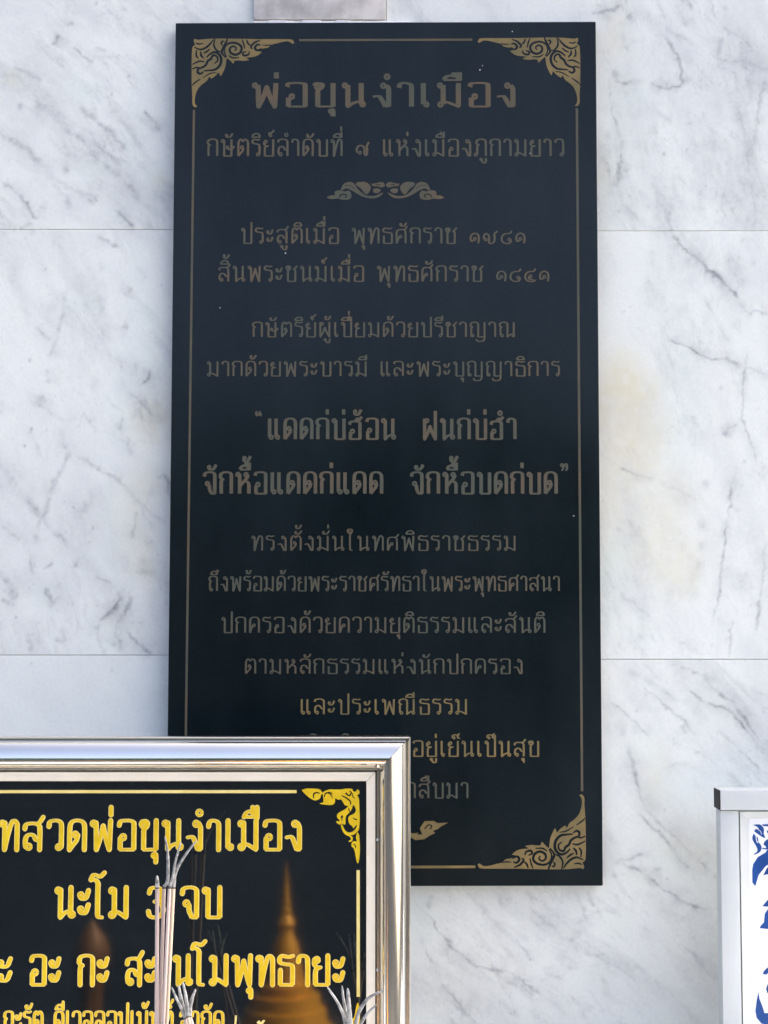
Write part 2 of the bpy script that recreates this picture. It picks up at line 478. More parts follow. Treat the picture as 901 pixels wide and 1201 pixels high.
M_LEDGE = noisy("ledge_marble", (.55, .55, .54), (.75, .75, .74), 4, rough=.4)
M_CHEDI = noisy("gilded_surface", (.74, .29, .008), (.90, .43, .02), 3, rough=.4, metal=.25)
M_BROWNSHAPE = noisy("dull_brown", (.16, .065, .009), (.26, .11, .018), 12, rough=.5, metal=.2)
M_URN = noisy("brass", (.45, .30, .10), (.6, .42, .16), 8, rough=.3, metal=.8)
M_SAND = noisy("ash_sand", (.3, .29, .27), (.45, .44, .42), 80, rough=1)

# ------------------------------------------------------------------ ground, ledge
v, f = [(-400, -400, 0), (400, -400, 0), (400, 60, 0), (-400, 60, 0)], [(0, 1, 2, 3)]
tag(mesh_obj("ground", v, f, M_ASPHALT), kind='structure')
v = [(4.2, -4.6, .004), (30, -4.6, .004), (30, -32, .004), (10, -32, .004)]  # unseen pale patch added so the steel frame mirrors cream
tag(mesh_obj("reflector_patch", v, [(0, 3, 2, 1)], M_REFLECTOR), kind='structure')
tag(mesh_obj("courtyard_paving", *box(-14, 2.2, -5.3, -.80, -.2, .004), M_GROUND), kind='structure')
ledge = mesh_obj("altar_ledge", *box(-1.6, 1.6, -.335, -.03, 0.004, .93), M_LEDGE)
step = mesh_obj("altar_step", *box(-1.6, 1.6, -.90, -.337, 0.004, .76), M_LEDGE)
tag(bevel(step, .008), kind='structure')
tag(bevel(ledge, .008), kind='structure')

# ------------------------------------------------------------------ the marble wall with its veins
RNG = np.random.default_rng(11)
def vnoise(x, y, seed):
    """smooth value noise, one cell per unit"""
    g = np.random.default_rng(seed).random((257, 257)).astype(np.float32)
    xi = np.floor(x).astype(int); yi = np.floor(y).astype(int)
    fx = (x - xi).astype(np.float32); fy = (y - yi).astype(np.float32)
    fx = fx * fx * (3 - 2 * fx); fy = fy * fy * (3 - 2 * fy)
    xi %= 256; yi %= 256
    return (g[yi, xi] * (1 - fx) + g[yi, xi + 1] * fx) * (1 - fy) + (g[yi + 1, xi] * (1 - fx) + g[yi + 1, xi + 1] * fx) * fy
def fbm(x, y, seed, octv=4):
    a, s, n = 0.5, 0.0, 0.0
    for k in range(octv):
        s = s + a * vnoise(x * 2 ** k + 17 * k, y * 2 ** k + 5 * k, seed + k); n += a; a *= .55
    return s / n

# wall surface grid in photograph pixels; one buffer cell per pixel
BX0, BY0, BW, BH = -70, -70, 1050, 1350
yy, xx = np.mgrid[0:BH, 0:BW].astype(np.float32)
xx += BX0; yy += BY0
GRAY = np.zeros((BH, BW), np.float32); WARM = np.zeros_like(GRAY); GREEN = np.zeros_like(GRAY)
wob_x = (fbm(xx / 26, yy / 26, 3, 4) - .5); wob_y = (fbm(xx / 26, yy / 26, 9, 4) - .5)
fine = fbm(xx / 7, yy / 7, 21, 3)
jit_x = (fbm(xx / 6, yy / 6, 33, 2) - .5); jit_y = (fbm(xx / 6, yy / 6, 37, 2) - .5)
gaps = fbm(xx / 17, yy / 17, 45, 3); smoke = fbm(xx / 24, yy / 24, 51, 4)

def vein(buf, pts, wd, s, wob=7.0, soft=1.0):
    pl = spline([(x, y, False) for x, y in pts], 5)
    xs = [p[0] for p in pl]; ys = [p[1] for p in pl]
    m = wd * 5 + wob + 16
    i0, i1 = int(max(0, min(ys) - m - BY0)), int(min(BH, max(ys) + m - BY0))
    j0, j1 = int(max(0, min(xs) - m - BX0)), int(min(BW, max(xs) + m - BX0))
    if i1 <= i0 or j1 <= j0: return
    W = (slice(i0, i1), slice(j0, j1))
    X = xx[W] + wob_x[W] * wob * 1.3 + jit_x[W] * 4.5; Y = yy[W] + wob_y[W] * wob * 1.3 + jit_y[W] * 4.5
    T = np.zeros(X.shape, np.float32)
    D = np.full(X.shape, 1e9, np.float32)
    n = len(pl) - 1
    for k in range(n):
        ax, ay = pl[k]; bx, by = pl[k + 1]
        L = (bx - ax) ** 2 + (by - ay) ** 2 + 1e-9
        t = np.clip(((X - ax) * (bx - ax) + (Y - ay) * (by - ay)) / L, 0, 1)
        d = (X - ax - t * (bx - ax)) ** 2 + (Y - ay - t * (by - ay)) ** 2
        T = np.where(d < D, (k + t) / n, T)
        D = np.minimum(D, d)
    E = np.clip(np.sin(np.pi * np.clip(T, 0.02, .98)) * 2.2, .12, 1)          # fades out at both ends
    B = np.clip((gaps[W] - .24) * 3.0, .38, 1.25) * np.clip(.5 + fine[W], .5, 1.3)
    wv = wd * (.45 + .5 * gaps[W])
    g = np.exp(-D / wv ** 2) * s * B * E
    g += np.exp(-D / (wd * 2.4 + 4) ** 2) * s * .55 * E * np.clip((smoke[W] - .33) * 3, 0, 1)
    np.maximum(buf[W], g, out=buf[W])

def blot(buf, x, y, rx, ry, s, ang=0.0, hard=1.0, rag=.7):
    m = max(rx, ry) * 2.4 + 4
    i0, i1 = int(max(0, y - m - BY0)), int(min(BH, y + m - BY0)); j0, j1 = int(max(0, x - m - BX0)), int(min(BW, x + m - BX0))
    if i1 <= i0 or j1 <= j0: return
    X = xx[i0:i1, j0:j1] - x + wob_x[i0:i1, j0:j1] * rx * rag; Y = yy[i0:i1, j0:j1] - y + wob_y[i0:i1, j0:j1] * ry * rag
    c, q = math.cos(ang), math.sin(ang)
    d = (((X * c + Y * q) / rx) ** 2 + ((-X * q + Y * c) / ry) ** 2)
    g = np.exp(-d ** hard) * s * np.clip(.5 + fine[i0:i1, j0:j1], .5, 1.3)
    b = buf[i0:i1, j0:j1]
    np.copyto(b, 1 - (1 - b) * (1 - np.clip(g, 0, .95)))

VEINS = [
 # upper left slab
 ([(-60,135),(0,160),(25,172),(50,193),(75,230),(86,258)],5,.30),([(0,158),(30,172),(45,196)],2.5,.30),([(0,212),(20,226),(40,256)],2.5,.42),
 ([(65,145),(90,160),(110,180),(130,200),(150,215),(165,236),(190,258)],4,.36),([(85,116),(100,130),(125,150),(142,166),(160,178)],5,.32),
 ([(84,57),(98,64),(112,76)],2,.42),([(114,54),(128,62)],1.8,.38),([(12,78),(32,86),(52,96)],3,.36),([(61,54),(66,47),(71,40)],3.2,.52),([(83,29),(86,23)],2.4,.62),
 ([(168,128),(180,140),(192,154)],2.6,.55),([(178,224),(190,236),(199,248)],2.5,.38),([(136,248),(150,260),(160,267)],2.4,.42),([(44,243),(57,246)],2.5,.34),
 ([(52,204),(85,220),(117,240)],4,.26),([(130,125),(150,148),(168,178)],6,.22),([(35,120),(60,132),(85,150)],7,.22),([(-20,240),(10,262),(20,268)],6,.26),
 ([(24,228),(36,248),(42,258)],2.2,.4),([(100,225),(118,234)],2.2,.34),
 # left middle slab
 ([(75,342),(72,366),(66,395),(60,420)],4.2,.42),([(40,382),(50,391),(60,401)],2.4,.42),([(55,432),(57,450)],4,.40),([(50,464),(45,480)],5,.46),
 ([(112,275),(126,284),(142,291)],2.8,.40),([(106,305),(118,340),(120,372),(126,408)],13,.13),([(115,300),(122,330),(128,360)],3,.16),([(155,336),(147,348)],3.5,.42),
 ([(176,434),(170,446),(163,458)],2.2,.50),([(157,424),(158,446)],2,.28),([(145,460),(170,478),(200,503)],1.5,.42),([(96,486),(104,494),(114,508)],2.4,.42),
 ([(50,478),(70,490),(95,491)],4,.24),([(72,500),(78,530)],6,.2),([(98,480),(90,505)],3,.25),([(145,490),(138,506)],4,.26),([(5,470),(2,490)],8,.22),
 ([(152,385),(142,378)],4,.3),([(22,270),(40,262)],3,.2),([(160,310),(172,330)],3,.2),
 ([(-40,510),(0,545),(15,560),(30,583),(50,610),(75,635),(96,652)],5,.30),([(0,548),(14,566),(22,588)],2,.30),([(86,524),(72,550),(60,582),(50,608),(40,628)],3.4,.36),
 ([(84,528),(110,548),(135,562),(155,580),(175,600),(198,618)],3,.32),([(98,606),(105,590),(122,570)],7,.17),([(48,671),(62,660)],1.9,.56),
 ([(-20,650),(0,672),(14,690),(21,708)],6,.30),([(50,688),(60,701),(68,708)],2.2,.42),([(0,698),(20,713)],4,.26),([(34,640),(38,668),(48,686)],2,.28),
 ([(115,730),(126,723),(137,713),(143,700),(135,697)],2.8,.70),([(116,729),(117,745),(122,760),(127,770)],4.4,.52),([(152,693),(153,708),(145,722),(138,735),(141,750),(148,766)],2.8,.48),
 ([(148,738),(165,755),(181,767)],2,.42),([(174,652),(170,678)],11,.20),([(163,600),(158,616),(153,634)],3,.28),([(185,563),(192,559),(197,566),(198,590)],2.4,.40),
 ([(112,672),(124,682),(137,692)],2,.34),([(35,748),(38,767)],3,.24),([(60,750),(74,752),(70,735)],3,.22),([(185,565),(170,600),(182,625)],2.5,.24),([(95,650),(90,668)],4,.26),
 ([(120,745),(130,750),(138,757)],2.4,.4),([(150,510),(153,540)],2.5,.2),([(180,634),(170,640)],3,.36),([(0,612),(18,628),(26,634)],2.2,.24),
 ([(-60,720),(-20,760)],4,.3),
 # upper right slab
 ([(690,14),(712,13),(730,8)],2.4,.45),([(702,56),(714,74),(721,90)],2.2,.44),([(715,78),(716,100),(718,122),(724,146),(728,172),(727,200),(720,222),(704,233)],1.9,.40),
 ([(722,86),(722,92),(738,97),(760,94)],2.6,.48),([(776,30),(788,54),(798,75),(798,93),(790,103),(770,101),(762,96)],1.9,.52),([(768,24),(800,45),(826,58)],4,.22),
 ([(833,0),(845,26),(860,40),(875,52),(882,62)],2,.38),([(838,66),(856,75),(870,71),(886,76),(905,82)],2,.42),([(735,18),(746,28)],4,.36),([(798,-4),(806,6),(813,11)],2.4,.34),
 ([(896,88),(890,130),(885,165),(878,196)],3.4,.30),([(882,86),(870,152)],14,.12),([(832,156),(826,210),(812,255)],13,.14),([(763,204),(775,235),(787,266)],4.5,.19),
 ([(745,215),(734,258)],9,.12),([(748,118),(775,136),(800,158)],4,.19),([(862,200),(858,250)],16,.13),([(846,40),(842,70)],4,.26),([(815,20),(800,30)],5,.18),
 ([(734,28),(733,48),(740,60)],4,.22),
 # right middle slab
 ([(787,270),(800,287),(816,302),(835,318),(850,335),(865,350),(878,369)],2.9,.62),([(876,369),(886,364),(896,369),(915,384)],2.3,.48),
 ([(783,396),(800,405),(830,418),(855,425),(874,430)],1.9,.44),([(872,430),(905,441)],2,.36),([(875,408),(873,435),(871,465),(873,500),(881,526),(886,545)],1.9,.36),
 ([(849,513),(856,502),(866,499)],2,.46),([(824,348),(845,380),(858,404)],2.6,.22),([(856,372),(870,390)],2.8,.28),([(846,298),(862,316),(876,342)],11,.16),([(762,330),(768,340)],4,.2),
 ([(726,549),(740,554),(756,559),(772,565)],1.9,.42),([(768,564),(800,580),(822,592)],3,.30),([(862,548),(856,580),(852,632),(845,682),(836,742)],1.9,.40),
 ([(898,636),(893,690),(887,745)],2.6,.42),([(860,726),(856,772)],2,.32),([(820,650),(808,705)],9,.17),([(726,696),(745,710),(768,727)],2,.34),([(798,753),(812,762),(828,770)],2.6,.36),
 ([(725,756),(733,765)],2.2,.38),([(880,670),(872,700)],12,.17),([(870,600),(885,640)],14,.12),([(840,720),(862,742)],5,.15),
 # lower right slab
 ([(788,776),(820,790),(845,810),(865,830),(885,860),(910,892)],2.2,.44),([(796,798),(825,820),(860,838),(885,868),(912,900)],2.2,.46),([(752,806),(775,825),(800,845),(822,872)],2,.34),
 ([(713,818),(740,845),(764,866)],2,.25),([(843,858),(870,880),(894,904)],2,.34),([(735,872),(745,905),(752,935),(765,955),(785,975),(803,992)],3,.42),
 ([(743,948),(775,980),(800,1010),(814,1022)],2.2,.42),([(783,973),(810,1000),(833,1025)],2,.42),([(728,1009),(755,1025),(790,1050),(820,1065),(848,1065)],1.9,.48),
 ([(753,1031),(776,1020)],3.2,.42),([(718,1013),(740,1006),(768,997)],2,.28),([(726,868),(731,848)],4,.24),([(720,780),(760,800),(800,826)],5,.18),([(800,850),(806,862)],2.6,.34),
 ([(880,805),(905,822)],2.6,.26),([(800,815),(830,850)],9,.12),([(850,900),(905,960)],6,.14),([(775,905),(800,895),(830,905)],2.2,.14),([(700,940),(720,990)],4,.14),
 # below the plaque
 ([(486,1058),(510,1085),(535,1115),(565,1136),(595,1137),(615,1150),(640,1170),(675,1198)],2.2,.42),([(507,1048),(502,1066)],3.6,.34),
 ([(488,1088),(505,1125),(525,1160),(550,1190),(572,1212)],2,.34),([(622,1062),(645,1085),(668,1108)],2,.30),([(686,1088),(676,1096),(667,1108)],5,.25),
 ([(690,1044),(697,1062)],2.6,.28),([(603,1098),(622,1122)],2.4,.24),([(640,1140),(665,1150)],2.6,.24),([(730,1120),(790,1170),(840,1230)],4,.16),([(560,1160),(540,1200)],5,.13),
 ([(675,1040),(690,1090)],4,.16),([(700,1130),(720,1180)],6,.12),([(800,1110),(842,1150)],3,.2),
]
for p, wd, s in VEINS: vein(GRAY, p, wd, s)
for x, y, r, s in [(24,125,3.4,.5),(78,199,4.5,.45),(131,111,1.8,.55),(113,4,1.8,.5),(123,171,1.5,.5),(85,27,2,.4),(37,503,1.8,.6),(35,422,2,.5),(29,523,1.5,.65),(36,507,1.6,.5),
    (92,335,9,.14),(19,724,1.5,.65),(77,624,1.6,.5),(109,619,1.8,.5),(86,595,1.4,.5),(76,588,1.2,.35),(42,632,5,.24),(53,316,1.6,.4),(100,795,14,.05),(37,778,1.4,.4),(131,786,1.3,.35),
    (722,88,4.5,.5),(779,180,1.8,.5),(713,158,4,.25),(865,258,4,.2),(877,258,3.4,.2),(828,218,1.4,.4),(851,10,2.6,.3),(853,112,4,.12),(835,165,8,.14),
    (828,568,5,.25),(825,615,6,.28),(822,641,5,.24),(873,541,1.5,.5),(870,569,1.6,.35),(846,455,2.4,.3),(884,308,3,.2),(757,663,2.6,.28),(725,621,3,.22),(865,598,3,.2),(751,747,3,.2),
    (721,1027,2.6,.5),(783,1031,1.6,.45),(747,834,1.4,.45),(745,855,4,.16),(838,1028,1.8,.4),(622,1125,1.5,.5),(669,1135,2.5,.25),(726,853,6,.22),(843,1148,1.3,.4)]:
    blot(GRAY, x, y, r, r * 1.2, s)
# broad warm and greenish stains of the stone
for x, y, rx, ry, s in [(735,455,34,38,.62),(728,480,40,60,.45),(750,520,42,40,.36),(775,590,48,45,.34),(770,650,50,42,.34),(800,676,28,26,.28),(726,535,30,60,.30),(715,600,20,60,.24),
    (722,40,20,34,.34),(712,200,10,24,.28),(725,100,10,10,.22),(175,500,22,26,.42),(188,485,14,18,.30),(165,640,24,50,.24),(172,665,14,24,.28),(150,590,24,40,.14),(175,570,24,26,.22),
    (16,92,14,10,.34),(190,212,10,10,.32),(770,900,22,30,.26),(765,935,20,26,.22),(790,990,34,26,.22),(755,1030,22,10,.18),(140,735,16,20,.14),(830,1000,30,30,.14),(850,480,20,60,.06)]:
    blot(WARM, x, y, rx, ry, s, hard=1.2)
for x, y, rx, ry, s in [(97,105,20,12,.30),(110,200,16,12,.28),(180,208,12,16,.30),(98,358,18,10,.28),(172,364,8,12,.42),(172,420,24,44,.18),(140,480,14,30,.22),(130,610,10,40,.14),(52,700,14,12,.18),
    (740,120,24,20,.26),(735,190,20,30,.24),(728,232,22,18,.20),(715,280,12,60,.08),(720,660,20,40,.30),(795,420,20,60,.20),(805,500,20,50,.22),(715,700,12,40,.2),(750,740,30,20,.14),(722,1085,16,16,.30),
    (755,880,24,16,.22),(800,930,30,20,.16),(780,1010,24,16,.16),(495,1075,14,26,.22),(133,750,12,14,.24),(150,250,20,6,.12),(88,88,10,10,.12)]:
    blot(GREEN, x, y, rx, ry, s, hard=1.1)
# faint natural veining everywhere, slab by slab, leaning the way the big veins lean
def natural(seed, ang, amp, x0, x1, y0, y1):
    i0, i1 = int(y0 - BY0), int(y1 - BY0); j0, j1 = int(x0 - BX0), int(x1 - BX0)
    i0, j0 = max(i0, 0), max(j0, 0)
    X, Y = xx[i0:i1, j0:j1], yy[i0:i1, j0:j1]
    c, q = math.cos(ang), math.sin(ang)
    a = X * c + Y * q; b = -X * q + Y * c
    b2 = b + 60 * (fbm(a / 120, b / 120, seed + 40, 4) - .5)
    b3 = b + 34 * (fbm(a / 60, b / 60, seed + 61, 5) - .5)
    r1 = 1 - np.abs(2 * fbm(a / 190, b2 / 40, seed, 5) - 1)
    r2 = 1 - np.abs(2 * fbm(a / 70 + 9, b3 / 16, seed + 7, 5) - 1)
    msk = np.clip((fbm(X / 80, Y / 80, seed + 15, 4) - .40) * 4, 0, 1)
    v = (np.clip((r1 - .93) / .07, 0, 1) ** 1.5 * .26 + np.clip((r2 - .94) / .06, 0, 1) ** 1.5 * .30) * msk * np.clip(gaps[i0:i1, j0:j1] * 2.2 - .5, .1, 1.2)
    cl = np.clip((fbm(a / 100, b2 / 34, seed + 22, 6) - .44) * 2.4, 0, 1) * .33 + np.clip((fbm(a / 26, b3 / 12, seed + 29, 4) - .46) * 2.6, 0, 1) * .20 * msk
    sx_ = np.clip((fbm(X / 5, Y / 5, seed + 70, 2) - .80) * 9, 0, 1) * .30 * np.clip((fbm(X / 60, Y / 60, seed + 77, 2) - .45) * 5, 0, 1)
    v = v + sx_
    g = GRAY[i0:i1, j0:j1]
    np.copyto(g, 1 - (1 - g) * (1 - np.clip((v + cl) * amp, 0, 1)))
natural(101, .72, .85, -70, 453, -70, 269)
natural(202, 1.1, .75, -70, 453, 269, 769)
natural(303, .6, .2, -70, 300, 769, 1280)
natural(404, 1.3, .9, 453, 980, -70, 271)
natural(505, 1.25, .65, 453, 980, 271, 774)
natural(606, .75, .85, 300, 980, 774, 1280)
# worn white of the lower left slab and the hazy lower wall keep only what is drawn above
ATT = np.stack([np.clip(GRAY, 0, .95), np.clip(WARM, 0, .9), np.clip(GREEN, 0, .9), np.ones_like(GRAY)], -1)

def sample(px, py):
    x = np.clip(px - BX0, 0, BW - 1.01); y = np.clip(py - BY0, 0, BH - 1.01)
    i = y.astype(int); j = x.astype(int); fx = (x - j)[:, None]; fy = (y - i)[:, None]
    return (ATT[i, j] * (1 - fx) + ATT[i, j + 1] * fx) * (1 - fy) + (ATT[i + 1, j] * (1 - fx) + ATT[i + 1, j + 1] * fx) * fy

cP, sP = math.cos(PITCH), math.sin(PITCH)
def to_px(X, Z):
    """wall point (X, 0, Z) -> photograph pixel"""
    dx, dy, dz = X - CAM.x, 0 - CAM.y, Z - CAM.z
    fwd = dy * cP + dz * sP; up = -dy * sP + dz * cP
    return PW / 2 + FPX * dx / fwd, PH / 2 - FPX * up / fwd

WX0, WX1 = -4.6, 4.6
WZ0, WZ1 = 0.0, 3.4
FX0, FX1 = at(-58, 600, 0).x, at(958, 600, 0).x
FZ1, FZ0 = at(450, -58, 0).z, at(450, 1262, 0).z
def zrow(py): return at(450, py, 0).z
def xcol(px, py): return at(px, py, 0).x
GAP = .0008
slab_rects = []
zt, zm_l, zm_r = None, None, None
rows = [
  (WX0, xcol(453, 140), zrow(269.3), WZ1), (xcol(453, 140), WX1, zrow(271), WZ1),
  (WX0, xcol(450, 500), zrow(768.5), zrow(269.3)), (xcol(450, 500), WX1, zrow(773.5), zrow(271)),
  (WX0, xcol(300, 850), WZ0, zrow(768.5)), (xcol(300, 850), WX1, WZ0, zrow(773.5)),
]
VV, FF, AA = [], [], []
base = 0
STEP = .00122
for (x0, x1, z0, z1) in rows:
    x0 += GAP / 2; x1 -= GAP / 2; z0 += GAP / 2; z1 -= GAP / 2
    def axis(a, b, f0, f1):
        lo_, hi_ = max(a, f0), min(b, f1)
        n = max(2, int(round((hi_ - lo_) / STEP)) + 1)
        q = list(np.linspace(lo_, hi_, n))
        if a < lo_ - 1e-6: q = [a] + q
        if b > hi_ + 1e-6: q = q + [b]
        return np.array(q)
    ax = axis(x0, x1, FX0, FX1); az = axis(z0, z1, FZ0, FZ1)
    nx, nz = len(ax), len(az)
    Xg, Zg = np.meshgrid(ax, az)
    px, py = to_px(Xg.ravel(), Zg.ravel())
    A = sample(px, py)
    out = (Xg.ravel() < FX0 - 1e-6) | (Xg.ravel() > FX1 + 1e-6) | (Zg.ravel() < FZ0 - 1e-6) | (Zg.ravel() > FZ1 + 1e-6)
    A[out] = (0.05, 0, 0, 1)
    V = np.stack([Xg.ravel(), np.zeros(nx * nz), Zg.ravel()], -1)
    idx = np.arange(nx * nz).reshape(nz, nx)
    Q = np.stack([idx[:-1, :-1], idx[:-1, 1:], idx[1:, 1:], idx[1:, :-1]], -1).reshape(-1, 4)
    # leave out what the plaque covers for good
    cx = (px[Q[:, 0]] + px[Q[:, 2]]) / 2; cy = (py[Q[:, 0]] + py[Q[:, 2]]) / 2
    Q = Q[~((cx > 240) & (cx < 660) & (cy > 70) & (cy < 1000))]
    # the slab's edge goes back 8 mm
    rim = np.concatenate([idx[0, :], idx[1:, -1], idx[-1, -2::-1], idx[-2:0:-1, 0]])
    k = len(V)
    Vb = V[rim].copy(); Vb[:, 1] = .008
    m_ = len(rim); r2 = np.arange(m_)
    QB = np.stack([rim, k + r2, k + (r2 + 1) % m_, rim[(r2 + 1) % m_]], -1)
    V = np.concatenate([V, Vb]); A = np.concatenate([A, A[rim]])
    VV.append(V); AA.append(A); FF.append(np.concatenate([Q, QB]) + base)
    base += len(V)
VV = np.concatenate(VV); FF = np.concatenate(FF); AA = np.concatenate(AA)
me = bpy.data.meshes.new("marble_wall")
me.vertices.add(len(VV)); me.vertices.foreach_set("co", VV.astype(np.float32).ravel())
me.loops.add(FF.size); me.loops.foreach_set("vertex_index", FF.astype(np.int32).ravel())
me.polygons.add(len(FF)); me.polygons.foreach_set("loop_start", np.arange(0, FF.size, 4, dtype=np.int32))
me.update(calc_edges=True)
ca = me.color_attributes.new("veins", 'FLOAT_COLOR', 'POINT')
ca.data.foreach_set("color", AA.astype(np.float32).ravel())
me.materials.append(M_MARBLE)
wall = bpy.data.objects.new("marble_wall", me)
COL.objects.link(wall)
tag(wall, "white marble slab wall with grey veins and warm stains behind the black plaque", "wall")
mesh_obj("grout", *box(WX0, WX1, .0045, .25, WZ0, WZ1 - .002), M_GROUT, wall)

# grey block above the plaque
fb = Face((0, -.006, 0))
gb = empty("stone_block", Face(at(375, 24, -.006)), "mottled grey brown marble block just above the top edge of the black plaque", "stone block")
o = gb.location
bl = mesh_obj("block", *box(at(297.5, 12, -.006).x - o.x, at(452.5, 12, -.006).x - o.x, 0.0, .006, .002, .32), M_GREYSTONE, gb)
bevel(bl, .0012)
random.seed(4)
V, F = [], []
cz = at(375, 25.2, -.014).z - o.z
x = at(296, 12, -.01).x - o.x
while x < at(470, 12, -.01).x - o.x:
    L = random.uniform(.008, .03); h = random.uniform(.0015, .0035)
    a = box(x, x + L, -.004 - random.uniform(0, .003), .0055, cz - h, cz + h * .8)
    V, F = join((V, F), a) if V else a
    x += L * .9
bevel(mesh_obj("mortar_bead", V, F, M_CAULK, gb), .0009, 1)

# ------------------------------------------------------------------ the black plaque
PF = Face((at(451, 1039, -.024).x, -.024, at(451, 1039, -.024).z))
plaque = empty("inscription_plaque", PF, "tall black granite plaque with tarnished gold inscription and border fixed to the marble wall", "plaque")
c4 = [PF.uv(206, 26.8), PF.uv(699, 25.2), PF.uv(707.3, 1039), PF.uv(194.6, 1040)]
V = [(u, 0.0, v_) for u, v_ in c4] + [(u, .0235, v_) for u, v_ in c4]
F = [(3, 2, 1, 0), (4, 5, 6, 7), (0, 1, 5, 4), (1, 2, 6, 5), (2, 3, 7, 6), (3, 0, 4, 7)]
bevel(mesh_obj("stone_slab", V, F, M_GRANITE, plaque), .0022, 3)

def rect_line(name, face, p0, p1, width_px, n0, h, mat, parent):
    a, b = Vector(face.uv(*p0, n0)), Vector(face.uv(*p1, n0))
    wpx = (Vector(face.uv(p0[0] + 1, p0[1], n0)) - a).length * width_px / 2
    d = (b - a).normalized(); q = Vector((-d.y, d.x)) * wpx
    P = [a - q, b - q, b + q, a + q]
    v2, tr = region([[(p.x, p.y) for p in P]])
    return mesh_obj(name, *solid(v2, tr, n0 - 2e-4, n0 + h), mat, parent)

def shape(name, face, polys, cuts, n0, h, mat, parent):
    v2, tr = region(polys, cuts)
    return mesh_obj(name, *solid(v2, tr, n0 - 2e-4, n0 + h), mat, parent)

PH_ = 4e-4
rect_line("border_line", PF, (351, 47.2), (554, 46.6), 2.6, 0, PH_, M_PAINT, plaque)
rect_line("border_line", PF, (227.6, 129), (217.2, 930), 2.6, 0, PH_, M_PAINT, plaque)
rect_line("border_line", PF, (676.6, 127), (682.8, 928), 2.8, 0, PH_, M_PAINT, plaque)
rect_line("border_line", PF, (340, 1017.6), (557.5, 1016.6), 3.0, 0, PH_, M_PAINT_BRIGHT, plaque)

# corner ornament, traced at the lower right corner in units of a sixth of a pixel from the corner itself
SIL = [(62,563),(72,584),(105,593),(330,593),(560,598),(700,596),(780,588),(806,596),(812,576),(800,548),(822,530),(826,400),(824,250),(818,150),(818,100),(802,77),(782,79),(794,95),(801,120),(795,170),(776,218),(742,253),(712,275),(692,312),(682,292),(642,320),(622,342),(611,310),(590,345),(573,390),(567,440),(560,448),(535,425),(514,406),(506,430),(470,431),(442,428),(396,436),(425,452),(380,456),(340,466),(303,496),(330,500),(300,521),(258,528),(236,550),(190,561),(150,572),(110,576),(88,566),(76,556)]
GROOVES = [
 ([(822,366),(790,378),(762,372),(722,394),(706,426),(682,444),(668,470),(640,462),(632,430),(655,408)],9),
 ([(735,352),(690,356),(650,362),(616,394),(606,440),(622,478),(655,494),(690,480),(715,455)],10),
 ([(752,372),(776,366),(780,340),(758,330),(738,345)],9),
 ([(566,456),(584,500),(572,545),(530,566),(478,556),(454,528),(464,492),(500,474),(536,490),(542,522),(516,540),(494,522),(505,504)],9),
 ([(574,452),(602,492),(594,520),(572,566),(560,600)],9),
 ([(604,494),(640,508),(662,550),(652,600)],7),
 ([(594,545),(606,560),(598,578),(584,574)],7),
 ([(306,522),(338,508),(356,528),(336,552),(312,546)],9),
 ([(372,520),(386,534),(360,566),(318,584)],8),
 ([(396,500),(404,476),(436,468),(446,488),(420,500)],8),
 ([(390,545),(408,562),(418,590)],7),([(430,520),(440,560),(452,592)],6),
 ([(664,592),(690,556),(722,528),(762,514),(806,532)],8),
 ([(736,448),(756,470),(760,500)],8),([(776,446),(792,470),(790,512)],7),([(730,420),(770,425),(822,400)],7),
 ([(690,520),(712,500),(740,486)],7),([(742,560),(775,556),(796,566)],6),([(470,452),(520,452),(552,470)],6),
 ([(235,552),(262,546),(300,548)],5),([(760,290),(800,262),(822,240)],6),([(640,340),(690,330),(740,300)],5),
]
def ornament(name, face, corner, fx, fy, k, n0, h, mat, parent, sil, grooves, ref, unit):
    cu, cv = face.uv(*corner, n0)
    px = (Vector(face.uv(corner[0] + 1, corner[1], n0)) - Vector((cu, cv))).length
    def T(p): return (cu + (p[0] - ref[0]) / unit * px * k * fx, cv - (p[1] - ref[1]) / unit * px * k * fy)
    cuts = []
    for pts, wd in grooves:
        pl = spline([(x, y, False) for x, y in pts], 4)
        q = stroke(pl, lambda a, b, t: wd * 1.9 * (.55 + .55 * math.sin(math.pi * t)), False)
        cuts += [[T(p) for p in poly] for poly in q]
    sils = [[T(p) for p in (spline([(x, y, False) for x, y in s], 2) if len(s) > 12 else s)] for s in sil]
    return shape(name, face, sils, cuts, n0, h, mat, parent)
ornament("corner_ornament", PF, (686.2, 1018.6), 1, 1, 1.0, 0, PH_, M_PAINT_BRIGHT, plaque, [SIL], GROOVES, (818, 592), 6.007)
ornament("corner_ornament", PF, (215.6, 1019.6), -1, 1, 1.0, 0, PH_, M_PAINT_BRIGHT, plaque, [SIL], GROOVES, (818, 592), 6.007)
ornament("corner_ornament", PF, (226.4, 46.2), -1, -1, .945, 0, PH_, M_PAINT_BRIGHT, plaque, [SIL], GROOVES, (818, 592), 6.007)
ornament("corner_ornament", PF, (679.2, 45.0), 1, -1, .945, 0, PH_, M_PAINT_BRIGHT, plaque, [SIL], GROOVES, (818, 592), 6.007)

